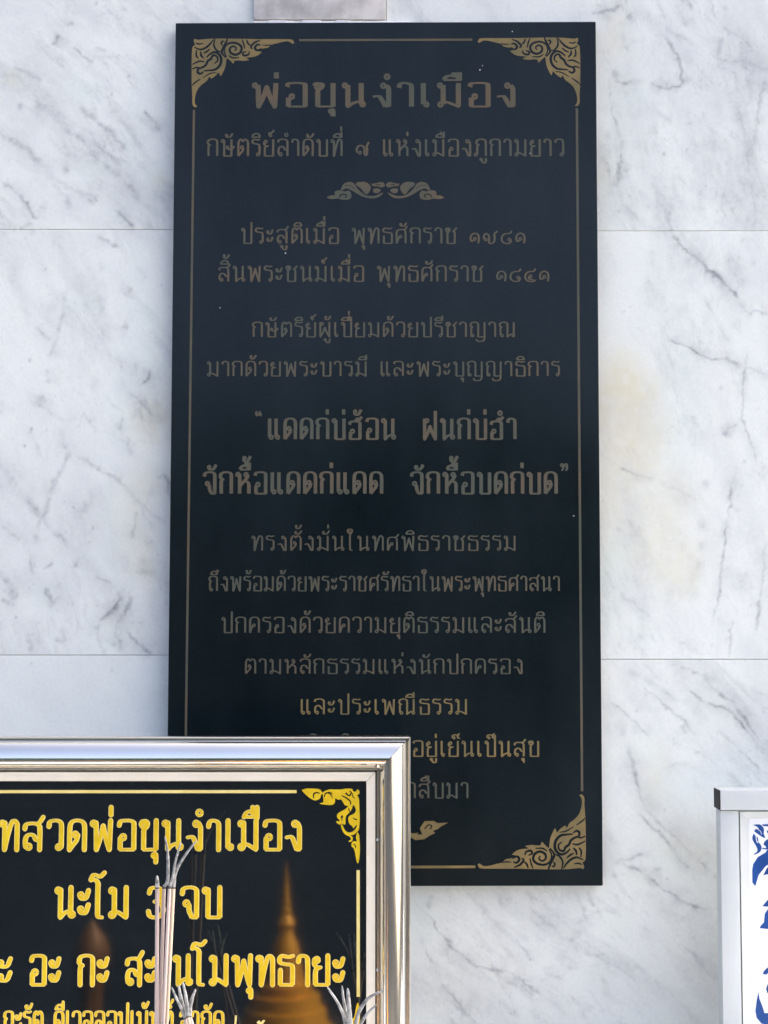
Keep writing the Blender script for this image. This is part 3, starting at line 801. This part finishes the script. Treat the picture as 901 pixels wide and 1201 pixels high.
# wave ornament under the heading, left half traced, right half mirrored
C_SIL = [
 [(74,206),(100,193),(128,190),(128,168),(160,158),(190,166),(225,162),(238,190),(228,216),(182,222),(150,214),(104,217)],
 [(168,150),(190,114),(232,104),(266,124),(300,170),(340,194),(398,194),(446,173),(430,196),(388,212),(330,206),(284,186),(244,162),(206,146),(176,160)],
 [(276,106),(330,104),(366,134),(356,170),(332,186),(304,150),(268,122)],
 [(368,116),(400,112),(440,104),(460,126),(440,140),(408,132),(382,132)],
 [(380,150),(410,146),(432,158),(412,178),(384,172)],
]
C_GR = [([(158,206),(172,186),(206,190),(196,208)],8),([(262,120),(298,164),(336,190)],7),([(400,120),(430,124)],5),([(196,126),(232,128),(262,150)],4)]
def centre_ornament(name, ox, oy, scale, flip_v, n0, mat, parent):
    polys, cuts = [], []
    for mir in (0, 1):
        def T(p):
            x = 926 - p[0] if mir else p[0]
            y = (330 - p[1]) if flip_v else p[1]
            return PF.uv(ox + x / scale, oy + y / scale, n0)
        for s in C_SIL: polys.append([T(p) for p in spline([(x, y, False) for x, y in s + s[:1]], 3)[:-1]])
        for pts, wd in C_GR:
            for q in stroke(spline([(x, y, False) for x, y in pts], 4), lambda a, b, t: wd, False): cuts.append([T(p) for p in q])
    return shape(name, PF, polys, cuts, n0, PH_, mat, parent)
centre_ornament("centre_ornament", 370, 195, 5.63, False, 0, M_PAINT, plaque)

LINES = [
 ("พ่อขุนงำเมือง", 295, 606, 97.5, 125, .215, .08, .14),
 ("กษัตริย์ลำดับที่ ๙ แห่งเมืองภูกามยาว", 243, 662, 163.5, 183, .13, .075, .13),
 ("ประสูติเมื่อ พุทธศักราช ๑๗๘๑", 283, 617, 267.5, 285.5, .13, .075, .13),
 ("สิ้นพระชนม์เมื่อ พุทธศักราช ๑๘๔๑", 256, 645, 312, 330, .13, .075, .13),
 ("กษัตริย์ผู้เปี่ยมด้วยปรีชาญาณ", 296, 606, 378, 395, .13, .075, .13),
 ("มากด้วยพระบารมี และพระบุญญาธิการ", 243, 657, 424, 441, .13, .075, .13),
 ("แดดก่บ่ฮ้อน  ฝนก่บ่ฮำ", 314, 606, 491, 515, .165, .085, .14),
 ("จักหื้อแดดก่แดด  จักหื้อบดก่บด", 239, 654, 554, 579, .165, .085, .14),
 ("ทรงตั้งมั่นในทศพิธราชธรรม", 295, 606, 628.5, 645.5, .13, .075, .13),
 ("ถึงพร้อมด้วยพระราชศรัทธาในพระพุทธศาสนา", 245, 657, 676, 693, .13, .075, .12),
 ("ปกครองด้วยความยุติธรรมและสันติ", 260, 640, 724, 742, .13, .075, .13),
 ("ตามหลักธรรมแห่งนักปกครอง", 287, 614, 773, 790, .13, .075, .13),
 ("และประเพณีธรรม", 352, 549, 820, 837.5, .13, .075, .13),
 ("อยู่เย็นเป็นสุข", 484, 633, 869, 887, .13, .075, .13),
 ("าสืบมา", 479, 550, 918, 936, .13, .075, .13),
]
for s, x0, x1, yt, yb, a, b, g in LINES:
    text_line(s, PF, x0, x1, yt, yb, 0, PH_, "inscription_line", M_PAINT_BRIGHT if yb in (837.5, 887) else M_PAINT, plaque, thick=a, thin=b, gap=g)
text_line("“", PF, 299.5, 311, 487.6, 517.6, 0, PH_, "quote_mark", M_PAINT, plaque, thick=.07, thin=.05)
text_line("”", PF, 657.5, 668.5, 552, 592, 0, PH_, "quote_mark", M_PAINT, plaque, thick=.06, thin=.045)
# tops of two vowel marks of a line that goes on behind the prayer sign
for x, y in ((367, 861), (405, 861)):
    shape("vowel_mark", PF, [[PF.uv(x + a, y + b) for a, b in ((-4, .9), (-1, -.9), (3, -.4), (5, 1.0))]], [], 0, PH_, M_PAINT, plaque)
# the wave under the last line, only its right end shows beside the sign's frame
E_SIL = [[(195,600),(215,580),(250,580),(236,548),(262,510),(310,508),(330,520),(386,517),(350,536),(330,552),(305,560),(318,572),(290,585),(262,604),(215,610)],
         [(170,560),(200,575),(230,570),(200,598),(160,590)]]
shape("centre_ornament", PF, [[PF.uv(440 + x / 4.505, 850 + y / 4.505) for x, y in s] for s in E_SIL],
      [[PF.uv(440 + x / 4.505, 850 + y / 4.505) for x, y in q] for q in stroke(spline([(262,550,0),(280,530,0),(300,535,0),(290,552,0)], 4), lambda a, b, t: 7, False)], 0, PH_, M_PAINT_BRIGHT, plaque)
for x, y, r in [(563,82,.9),(566,77,.6),(601,37,.7),(335,297,.9),(258,361,.7),(673,605,.8),(622,180,.8)]:
    u, v_ = PF.uv(x, y)
    shape("lime_speck", PF, [disc(u, v_, r * .0012, 8)], [], 0, 3e-4, M_SPECK, plaque)

# ------------------------------------------------------------------ the framed prayer sign in front
LEAN = R(1.2)
z_mid = at(164, 1100, -.27).z
SF0 = Face((at(164, 1100, -.27).x, -.27, z_mid), LEAN)
bu, bv = SF0.uv(164, 1331)
SF = Face(SF0.m @ Vector((bu, 0, bv)), LEAN)
sign = empty("prayer_sign", SF, "black prayer sign with bright gold lettering in a polished steel frame at lower left", "sign")
uR, _ = SF.uv(481.7, 1000, .004)
_, vT = SF.uv(300, 863.6, .004)
uI, _ = SF.uv(429.8, 1000, .009)
uL = 2 * SF.uv(164, 1000)[0] - uR
vB = 0.0
K = (uR - uI) / .0505
MOULD = [(0, -.014), (0, .0055), (.0004, .0066), (.0012, .0073), (.0022, .0070), (.0027, .0055), (.0050, .0055), (.0052, .0100), (.0060, .0125), (.0078, .0150), (.0102, .0170), (.0135, .0186), (.0175, .0198), (.0215, .0206), (.0255, .0210), (.0275, .0208), (.0290, .0201), (.0306, .0184), (.0325, .0155), (.0345, .0118), (.0358, .0085), (.0361, .0030), (.0369, .0030), (.0371, .0068), (.0374, .0072), (.0384, .0072), (.0387, .0068), (.0388, -.004), (.0402, -.004)]
LINER = [(.0403, -.004), (.0403, .0088), (.0407, .0092), (.0498, .0092), (.0505, .0086), (.0505, .0)]
def member(name, prof, mat, parent, side):
    """one mitred length of the frame; a hair's breadth is left open at the mitres"""
    V, F = [], []
    g = .00028
    for d, n in prof:
        d *= K; n *= K
        V += {'bottom': [(uL + d + g, -n, vB + d), (uR - d - g, -n, vB + d)], 'right': [(uR - d, -n, vB + d + g), (uR - d, -n, vT - d - g)],
              'top': [(uR - d - g, -n, vT - d), (uL + d + g, -n, vT - d)], 'left': [(uL + d, -n, vT - d - g), (uL + d, -n, vB + d + g)]}[side]
    for i in range(len(prof) - 1):
        F.append((i * 2, i * 2 + 1, i * 2 + 3, i * 2 + 2))
    return mesh_obj(name, V, F, mat, parent, smooth=32)
for side in ('bottom', 'left', 'top', 'right'):
    frame = member("frame_member", MOULD, M_STEEL, sign, side)
    member("frame_liner", LINER, M_LINER, frame, side)
d = .045 * K
mesh_obj("panel", *box(uL + d, uR - d, -.003, .0, vB + d, vT - d), M_PANEL, sign)
mesh_obj("backing_board", *box(uL + .004, uR - .004, .001, .013, vB + .004, vT - .004), M_DARKHOLE, sign)
NP, NH = .003, 5e-4
rect_line("border_line", SF, (-14, 928.4), (348, 928.4), 3.6, NP, NH, M_GOLDRIM, sign)
rect_line("border_line", SF, (420.2, 1020.5), (420.4, 1169), 3.8, NP, NH, M_GOLDRIM, sign)
# corner ornament of the sign
Q_SIL = [
 [(88,166),(130,152),(170,148),(290,154),(322,180),(338,208),(318,222),(306,262),(270,284),(236,286),(190,262),(130,212)],
 [(336,200),(352,182),(420,158),(470,160),(560,158),(600,150),(680,152),(692,176),(720,186),(745,158),(768,182),(762,214),(740,226),(762,262),(766,330),(768,400),(772,500),(766,600),(756,640),(720,676),(700,690),(660,700),(690,720),(684,756),(660,776),(640,764),(668,745),(652,712),(610,694),(572,650),(550,584),(566,572),(600,640),(640,662),(690,652),(728,612),(735,570),(706,606),(690,610),(684,590),(650,562),(636,510),(650,470),(690,452),(716,430),(726,398),(706,345),(690,350),(676,394),(640,440),(612,470),(604,520),(604,562),(586,572),(560,560),(536,572),(498,548),(500,530),(540,532),(503,480),(516,440),(560,412),(604,388),(640,350),(622,352),(590,335),(552,276),(520,282),(484,262),(482,300),(468,330),(430,342),(350,336),(298,322),(344,304)],
 [(742,660),(764,690),(770,760),(774,850),(768,960),(752,1026),(734,1000),(716,900),(700,850),(676,828),(676,790),(700,766),(736,768),(728,720)],
]
Q_GR = [([(232,262),(230,216),(262,196),(300,204)],13),([(352,250),(372,206),(420,196),(452,214)],12),([(392,196),(430,220),(452,262)],9),([(556,230),(610,256),(660,300),(664,340)],12),([(600,206),(650,232),(672,196),(650,176)],12),
        ([(690,200),(690,240),(716,262)],9),([(640,232),(610,196)],9),([(548,492),(566,470),(560,530)],12),([(690,490),(720,512),(742,508)],10),([(690,800),(716,812),(726,850)],9),([(650,620),(640,645)],8),([(640,380),(650,420)],9)]
def sign_ornament(fy, oy):
    def T(p): return SF.uv(345 + p[0] / 10.01, oy + fy * (910 + p[1] / 10.01), NP)
    polys = [[T(p) for p in spline([(x, y, False) for x, y in s + s[:1]], 3)[:-1]] for s in Q_SIL]
    cuts = []
    for pts, wd in Q_GR:
        cuts += [[T(p) for p in q] for q in stroke(spline([(x, y, False) for x, y in pts], 4), lambda a, b, t: wd * 1.35 * (.6 + .5 * math.sin(math.pi * t)), False)]
    return shape("corner_ornament", SF, polys, cuts, NP, NH, M_GOLD, sign)
sign_ornament(1, 0)
sign_ornament(-1, 1176 + 1012.5)
FL = [
 ("บทสวดพ่อขุนงำเมือง", -28, 355, 962.5, 996.5, .18, .12, .13),
 ("นะโม", 65, 152, 1041, 1076, .18, .12, .12),
 ("3", 173, 194, 1041, 1076, .18, .12, .12),
 ("จบ", 212.5, 260.5, 1041, 1076, .18, .12, .12),
 ("ะ", -3, 16, 1121, 1155, .18, .12, .12),
 ("อะ", 35, 72, 1121, 1155, .18, .12, .12),
 ("กะ", 91.5, 128.5, 1121, 1155, .18, .12, .12),
 ("สะ", 147.5, 184, 1121, 1155, .18, .12, .12),
 ("นโมพุทธายะ", 203.5, 405, 1121, 1155, .18, .12, .12),
 ("กะรัต", 4.5, 51, 1186.5, 1211, .155, .10, .1),
 ("ดีเวลลอปเม้นท์", 63, 203.5, 1186.5, 1211, .155, .10, .1),
 ("จำกัด", 211, 263, 1186.5, 1211, .155, .10, .1),
]
for s, x0, x1, yt, yb, a, b, g in FL:
    ln = text_line(s, SF, x0, x1, yt, yb, NP, 4e-4, "lettering", M_GOLDRIM, sign, thick=a, thin=b, gap=g, rnd=True)
    text_line(s, SF, x0, x1, yt, yb, NP, 4e-4, "lettering_core", M_GOLD, ln, thick=a, thin=b, gap=g, rnd=True, inset=.05, n_extra=4.5e-4)
rect_line("comma_stroke", SF, (277, 1191), (276, 1203), 2.2, NP, NH, M_GOLDRIM, sign)
shape("tone_mark", SF, [[SF.uv(304 + a, 1199 + b, NP) for a, b in q] for q in (((-3, 0), (0, -2.4), (2, 0), (5, -3), (7, -2), (4, 3), (0, 3)),)], [], NP, NH, M_GOLDRIM, sign)
# two small rivets on the liner's outer groove
for y in (985, 1138):
    u, v_ = SF.uv(442.5, y, .009)
    mesh_obj("rivet", *solid(*region([disc(u, v_, .0013, 10)]), .004, .0108), M_ALU, frame)

# ------------------------------------------------------------------ the white notice board at the right edge
NY = -.11
nb_o = at(1000, 1290, NY)
NF = Face(nb_o)
board = empty("notice_board", NF, "white aluminium framed notice board with blue ornaments at the lower right edge", "notice board")
u_ = lambda x, n: NF.uv(x, 1000, n)[0]
v_ = lambda y, n: NF.uv(900, y, n)[1]
UR = -u_(846, .02)
TR_N, ST_N, BD_N, PN_N = .030, .022, .017, .012
bevel(mesh_obj("top_rail", *box(u_(846.2, TR_N), UR, -TR_N, .004, v_(950.3, TR_N), v_(927, TR_N)), M_ALU, board), .0008, 2)
rail = board.children[0]
mesh_obj("hollow_end_shade", *box(u_(846.2, TR_N) - .0016, u_(846.2, TR_N) - .0003, -TR_N + .0005, .0035, v_(950.0, TR_N), v_(927.3, TR_N)), M_DARKHOLE, rail)  # black plate stands for the shaded hollow of the open rail end
zb = 0.0
bevel(mesh_obj("stile", *box(u_(845.6, ST_N), u_(867.2, ST_N), -ST_N, .004, zb, v_(950.6, ST_N) - .0006), M_ALU, board), .0008, 2)
bevel(mesh_obj("stile", *box(-u_(867.2, ST_N), -u_(845.6, ST_N), -ST_N, .004, zb, v_(950.6, ST_N) - .0006), M_ALU, board), .0008, 2)
# bead: a bevelled inner strip with mitred corners
bu0, bu1 = u_(868.3, BD_N), u_(878, PN_N)
bv0, bv1 = v_(951.8, BD_N), v_(959.6, PN_N)
V = [(bu0, -BD_N - .002, zb), (bu0, -BD_N - .002, bv0), (-bu0, -BD_N - .002, bv0), (-bu0, -BD_N - .002, zb),
     (bu1, -PN_N, zb), (bu1, -PN_N, bv1), (-bu1, -PN_N, bv1), (-bu1, -PN_N, zb),
     (bu0, 0, zb), (bu0, 0, bv0), (-bu0, 0, bv0), (-bu0, 0, zb)]
F = [(0, 4, 5, 1), (1, 5, 6, 2), (2, 6, 7, 3), (8, 0, 1, 9), (9, 1, 2, 10), (10, 2, 3, 11)]
mesh_obj("bead", V, F, M_ALU, board)
lv, lf = [], []
a_, b_ = Vector((bu0, bv0)), Vector((bu1, bv1))
dd = (b_ - a_).normalized(); qq = Vector((-dd.y, dd.x)) * .0006
lv = [(a_.x - qq.x, -BD_N - .0024, a_.y - qq.y), (b_.x - qq.x, -PN_N - .0004, b_.y - qq.y), (b_.x + qq.x, -PN_N - .0004, b_.y + qq.y), (a_.x + qq.x, -BD_N - .0024, a_.y + qq.y)]
mesh_obj("mitre_joint", lv, [(0, 1, 2, 3)], M_GROUT, board.children[3] if len(board.children) > 3 else board)
mesh_obj("panel", *box(bu0, -bu0, -.010, .003, zb + .002, bv0 - .002), M_WHITE, board)
BN = .010
def bp(x, y): return NF.uv(835 + x / 13.35, 915 + y / 13.35, BN)
BL = [
 [(640,702),(700,692),(762,698),(800,736),(816,770),(812,840),(834,904),(780,884),(720,842),(668,806),(672,782),(692,766),(736,770),(704,728)],
 [(790,706),(800,692),(960,692),(1010,700),(1000,722),(900,722),(812,718)],
 [(655,832),(690,884),(712,890),(728,940),(724,965),(764,1010),(778,1070),(746,1130),(668,1166),(664,1152),(712,1112),(702,1050),(652,962),(634,902)],
 [(806,1006),(836,952),(900,920),(980,930),(1010,980),(960,1040),(1000,1080),(900,1086),(800,1080),(788,1062),(850,1062),(838,1030)],
 [(850,1110),(880,1090),(930,1100),(900,1180),(860,1230),(800,1250),(780,1230),(840,1190)],
 [(860,800),(900,770),(960,780),(930,830),(960,880),(900,870)],
]
def b2(x, y): return NF.uv(820 + x / 3.99, 900 + y / 3.99, BN)
BL2 = [
 [(254,452),(275,420),(312,398),(345,392),(350,440),(312,462),(278,505),(263,556),(250,538),(249,480)],
 [(300,505),(318,470),(345,460),(350,490),(322,500)],
]
BT = [  # first strokes of two blue letters and a leaf, cut off by the edge of the picture
 [(323,618),(296,650),(330,652),(352,640),(352,618)],
 [(352,662),(322,664),(308,684),(304,725),(288,742),(284,752),(318,756),(352,752),(352,735),(325,735),(326,690),(352,690)],
 [(352,930),(322,936),(304,952),(298,966),(314,970),(330,956),(352,956)],
 [(352,1012),(322,1014),(314,1036),(320,1056),(352,1060),(352,1045),(332,1042),(330,1030),(352,1028)],
 [(278,1052),(270,1090),(264,1140),(270,1172),(292,1198),(330,1210),(352,1180),(322,1164),(340,1150),(306,1150),(298,1122),(282,1082)],
]
shape("blue_ornament", NF, [[bp(*p) for p in spline([(x, y, False) for x, y in s + s[:1]], 3)[:-1]] for s in BL] + [[b2(*p) for p in s] for s in BL2], 
      [[bp(*p) for p in q] for q in stroke(spline([(690,890,0),(700,940,0),(716,985,0)], 4), lambda a, b, t: 16, False) + stroke(spline([(720,770,0),(760,800,0),(780,850,0)], 4), lambda a, b, t: 10, False)], BN, 3e-4, M_BLUE, board)
for q in (BT[:2], BT[2:4]):
    shape("blue_lettering", NF, [[b2(*p) for p in s] for s in q], [], BN, 3e-4, M_BLUE, board)
shape("blue_ornament", NF, [[b2(*p) for p in BT[4]]], [], BN, 3e-4, M_BLUE, board)

# ------------------------------------------------------------------ burnt incense sticks standing before the sign
def tube(path, radii, seg=10, cap=True, flat=1.0):
    V, F = [], []
    n = len(path)
    prev = None
    for i in range(n):
        t = (path[min(i + 1, n - 1)] - path[max(i - 1, 0)]).normalized()
        a = t.cross(Vector((0, 1, 0.001))).normalized()
        b = a.cross(t).normalized()
        for k in range(seg):
            q = 2 * math.pi * k / seg
            V.append(path[i] + (a * math.cos(q) + b * math.sin(q) * flat) * radii[i])
    for i in range(n - 1):
        for k in range(seg):
            F.append((i * seg + k, i * seg + (k + 1) % seg, (i + 1) * seg + (k + 1) % seg, (i + 1) * seg + k))
    if cap:
        F.append(tuple(range(seg))[::-1]); F.append(tuple((n - 1) * seg + k for k in range(seg)))
    return V, F
Z_SAND = .885
def incense(label, foot, tip, ash, Y, w_stick, w_ash, mat):
    """foot, tip: stick ends in pixels; ash: the curled burnt end, from the stick's tip outwards"""
    pf, pt = at(*foot, Y), at(*tip, Y)
    base_ = pf + (pf - pt).normalized() * ((pf.z - Z_SAND + .02) / max(1e-4, (pt - pf).normalized().z))
    u1 = (at(451, 1100, Y) - at(450, 1100, Y)).length
    o = bpy.data.objects.new("incense_stick", None); COL.objects.link(o); o.location = base_
    o.empty_display_size = .02
    tag(o, label, "incense stick", "burnt incense sticks in front of the prayer sign")
    pts = [base_ + (pt - base_) * (k / 8) for k in range(9)]
    V, F = tube([p - base_ for p in pts], [w_stick * u1 / 2] * 9, 10)
    mesh_obj("stick", V, F, mat, o, smooth=40)
    pl = spline([(x, y, False) for x, y in [tip] + ash], 6)
    rr = random.Random(hash(label) % 1000 if False else len(label) * 7)
    P, W = [], []
    for i, (x, y) in enumerate(pl):
        t = i / (len(pl) - 1)
        P.append(at(x, y, Y - .010 * t * math.sin(t * 2.2 + rr.random() * .06)) - base_)
        W.append(w_ash * u1 / 2 * (1.0 - .55 * t ** 1.6) * (1 + .14 * (rr.random() - .5)) * (1.0 if i < len(pl) - 1 else .35))
    V, F = tube(P, W, 8)
    mesh_obj("ash_tip", V, F, M_ASH, o, smooth=60)
    e = (pt - base_).normalized()
    V, F = tube([pt - base_ - e * u1 * 2.2, pt - base_ - e * u1 * .6, pt - base_ + e * u1 * .8], [w_stick * u1 * .515, w_stick * u1 * .53, w_stick * u1 * .47], 10)
    mesh_obj("burnt_end", V, F, M_CHAR, o, smooth=60)
    return o
YA, YB, YC = -.420, -.435, -.425
incense("incense stick in the tall pinkish bundle, leftmost, with only a short pointed ash tip", (183.8, 1201), (184.6, 1040), [(184.5, 1034), (184.2, 1027)], YA, 4.8, 5.6, M_STICK)
incense("tall bundle incense stick whose ash rises straight up across the first line of lettering", (187.5, 1201), (192.5, 1040), [(196.5, 1034), (197.2, 1015), (196.4, 997), (193.5, 981)], YA + .006, 4.4, 4.4, M_STICK)
incense("tall bundle incense stick whose middle ash strand tilts slightly right", (191.5, 1201), (199.0, 1040), [(202.5, 1030), (205.5, 1012), (209.2, 998), (212.5, 987)], YA - .002, 4.2, 3.6, M_STICK)
incense("pale rightmost stick of the tall incense bundle with ash leaning far right", (195.5, 1201), (203.6, 1040), [(205.2, 1026), (210.5, 1014), (219.5, 1000), (230.5, 986)], YA + .004, 4.6, 4.6, M_STICK2)
incense("short incense stick right of the tall bundle, its ash bent furthest left", (218.5, 1201), (217.0, 1193), [(213.5, 1184), (207.5, 1172), (201.0, 1157)], YB, 4.2, 4.4, M_STICK)
incense("short incense stick with straight grey ash, second from left in the small middle bundle", (220.5, 1201), (217.8, 1192), [(214.5, 1180), (211.8, 1168), (209.5, 1155)], YB + .005, 4.0, 5.4, M_STICK)
incense("short incense stick with a broad upright ash strand in the small middle bundle", (222.5, 1201), (220.0, 1191), [(219.4, 1180), (217.6, 1166), (214.6, 1152)], YB - .004, 4.0, 5.2, M_STICK2)
incense("short incense stick of the small middle bundle, its ash leaning right", (225.5, 1201), (222.6, 1191), [(223.2, 1180), (225.8, 1170), (229.6, 1160)], YB + .003, 4.2, 5.4, M_STICK)
incense("incense ash strand curling left over the sign's lower right corner", (407.5, 1214), (405.8, 1203), [(402.4, 1189), (395.0, 1174), (383.5, 1157)], YC, 4.4, 4.6, M_STICK)
incense("incense with thin straight upright ash below the last gold vowel", (409.0, 1214), (407.0, 1203), [(405.6, 1188), (403.0, 1172), (401.2, 1156)], YC + .005, 4.2, 4.6, M_STICK2)
incense("incense with the broadest upright ash blade in the right bundle", (411.5, 1214), (411.0, 1203), [(410.0, 1190), (409.0, 1174), (407.8, 1159)], YC - .003, 4.4, 6.4, M_STICK)
incense("incense whose ash arches right across the steel frame, upper of two", (416.5, 1214), (417.2, 1203), [(421.0, 1187), (430.0, 1173), (440.0, 1166), (451.0, 1161.5)], YC + .004, 4.4, 5.0, M_STICK)
incense("incense whose ash arches right onto the frame's cream liner, lower of two", (420.5, 1214), (422.0, 1204), [(426.5, 1195), (433.5, 1186), (442.0, 1178)], YC - .004, 4.4, 4.2, M_STICK2)

# the pots of sand that hold the sticks, on the ledge below the picture's edge
def lathe(prof, seg=40):
    V, F = [], []
    for r, z in prof:
        V += [(r * math.cos(2 * math.pi * k / seg), r * math.sin(2 * math.pi * k / seg), z) for k in range(seg)]
    for i in range(len(prof) - 1):
        for k in range(seg):
            a, b = i * seg + k, i * seg + (k + 1) % seg
            F.append((a, b, b + seg, a + seg))
    F.append(tuple(range(seg))[::-1]); F.append(tuple((len(prof) - 1) * seg + k for k in range(seg)))
    return V, F
def pot(x, y, label):
    o = bpy.data.objects.new("incense_pot", None); COL.objects.link(o); o.location = (x, y, .762)
    tag(o, label, "incense pot", "incense pots below the signs")
    mesh_obj("bowl", *lathe([(.045, 0), (.05, .006), (.04, .016), (.062, .05), (.072, .085), (.07, .115), (.078, .126), (.076, .130), (.066, .126), (.062, .112)]), M_URN, o, smooth=40)
    mesh_obj("sand", *lathe([(.0615, .108), (.0605, .118), (.03, .1235), (.002, .1245)]), M_SAND, o, smooth=40)
fx = at(205, 1280, YA)
pot(fx.x, YA - .004, "brass incense pot of sand holding the tall and small middle bundles")
fx = at(407, 1280, YC)
pot(fx.x, YC - .002, "brass incense pot of sand holding the right bundle by the steel frame")

# ------------------------------------------------------------------ the gilded pagoda behind the viewer, seen mirrored in the sign
npl = (SF.m.to_3x3() @ Vector((0, -1, 0))).normalized()
def mirror(p): return p - npl * (2 * (p - (SF.m @ Vector((0, -NP, 0)))).dot(npl))
T_CH = 5.2
def behind(px, py):
    return mirror(CAM + ray(px, py) * T_CH)
tip = behind(336, 1012)
kpx = T_CH / FPX
prof_px = [(1012, .8), (1024, 1.4), (1030, 2.2), (1036, 2.2), (1038, 3.2), (1044, 2.8), (1046, 4), (1053, 3.4), (1055, 5), (1063, 4.6), (1065, 6.5), (1072, 6), (1075, 8), (1082, 11), (1088, 8), (1094, 9), (1102, 13), (1116, 17), (1134, 20), (1148, 24), (1150, 31), (1160, 32), (1162, 40), (1176, 42), (1178, 47), (1196, 50), (1198, 56)]
prof = [(r * kpx, tip.z - (y - 1012) * kpx) for y, r in prof_px]
zl = prof[-1][1]
prof += [(72 * kpx, zl * .75), (80 * kpx, zl * .74), (82 * kpx, zl * .4), (95 * kpx, zl * .39), (98 * kpx, 0.003)]
V, F = lathe(prof[::-1], 48)
ch = mesh_obj("golden_pagoda", V, F, M_CHEDI, None, smooth=25)
ch.location = (tip.x, tip.y, 0)
tag(ch, "gilded bell shaped pagoda seen only as a reflection in the black prayer sign", "pagoda")

# ------------------------------------------------------------------ the trees beyond the courtyard, met only as a reflection
def leaf_mass():
    rg = np.random.default_rng(5)
    V, F = [], []
    for k in range(26):
        ang = rg.uniform(-.24, .24); dist = rg.uniform(36, 46)
        cx, cy = dist * math.sin(ang), -dist * math.cos(ang)
        hz = rg.uniform(5.0, 8.6); rad = rg.uniform(2.2, 3.6)
        n = 420
        d = rg.normal(size=(n, 3)); d /= np.linalg.norm(d, axis=1)[:, None]
        r = rg.uniform(.35, 1, n) ** .5
        P = d * r[:, None] * np.array([rad, rad, hz / 2]) + np.array([cx, cy, hz / 2 + .3])
        P[:, 2] = np.maximum(P[:, 2], .3)
        s_ = rg.uniform(.35, .75, n)
        a = rg.normal(size=(n, 3)); a /= np.linalg.norm(a, axis=1)[:, None]
        b = np.cross(a, rg.normal(size=(n, 3))); b /= np.linalg.norm(b, axis=1)[:, None]
        for i in range(n):
            j = len(V)
            V += [P[i] - a[i] * s_[i], P[i] + b[i] * s_[i] * .5, P[i] + a[i] * s_[i], P[i] - b[i] * s_[i] * .5]
            F.append((j, j + 1, j + 2, j + 3))
    return V, F
tag(mesh_obj("far_trees", *leaf_mass(), M_LEAF), kind='stuff')

bt = behind(108, 1078)  # made-up bud form standing in for an unclear brown reflection
pp = [(1078, 1), (1086, 7), (1096, 15), (1110, 21), (1124, 22), (1140, 18), (1160, 14), (1185, 14)]
prof = [(r * kpx, bt.z - (y - 1078) * kpx) for y, r in pp]
zl = prof[-1][1]
prof += [(18 * kpx, zl * .5), (30 * kpx, zl * .48), (34 * kpx, .006)]
V, F = lathe(prof[::-1], 32)
lb = mesh_obj("reflected_brown_shape", V, F, M_BROWNSHAPE, None, smooth=30)
lb.location = (bt.x, bt.y, 0)
tag(lb, "added brown bud shape standing in for an unclear reflection at the left of the prayer sign", "reflected shape")
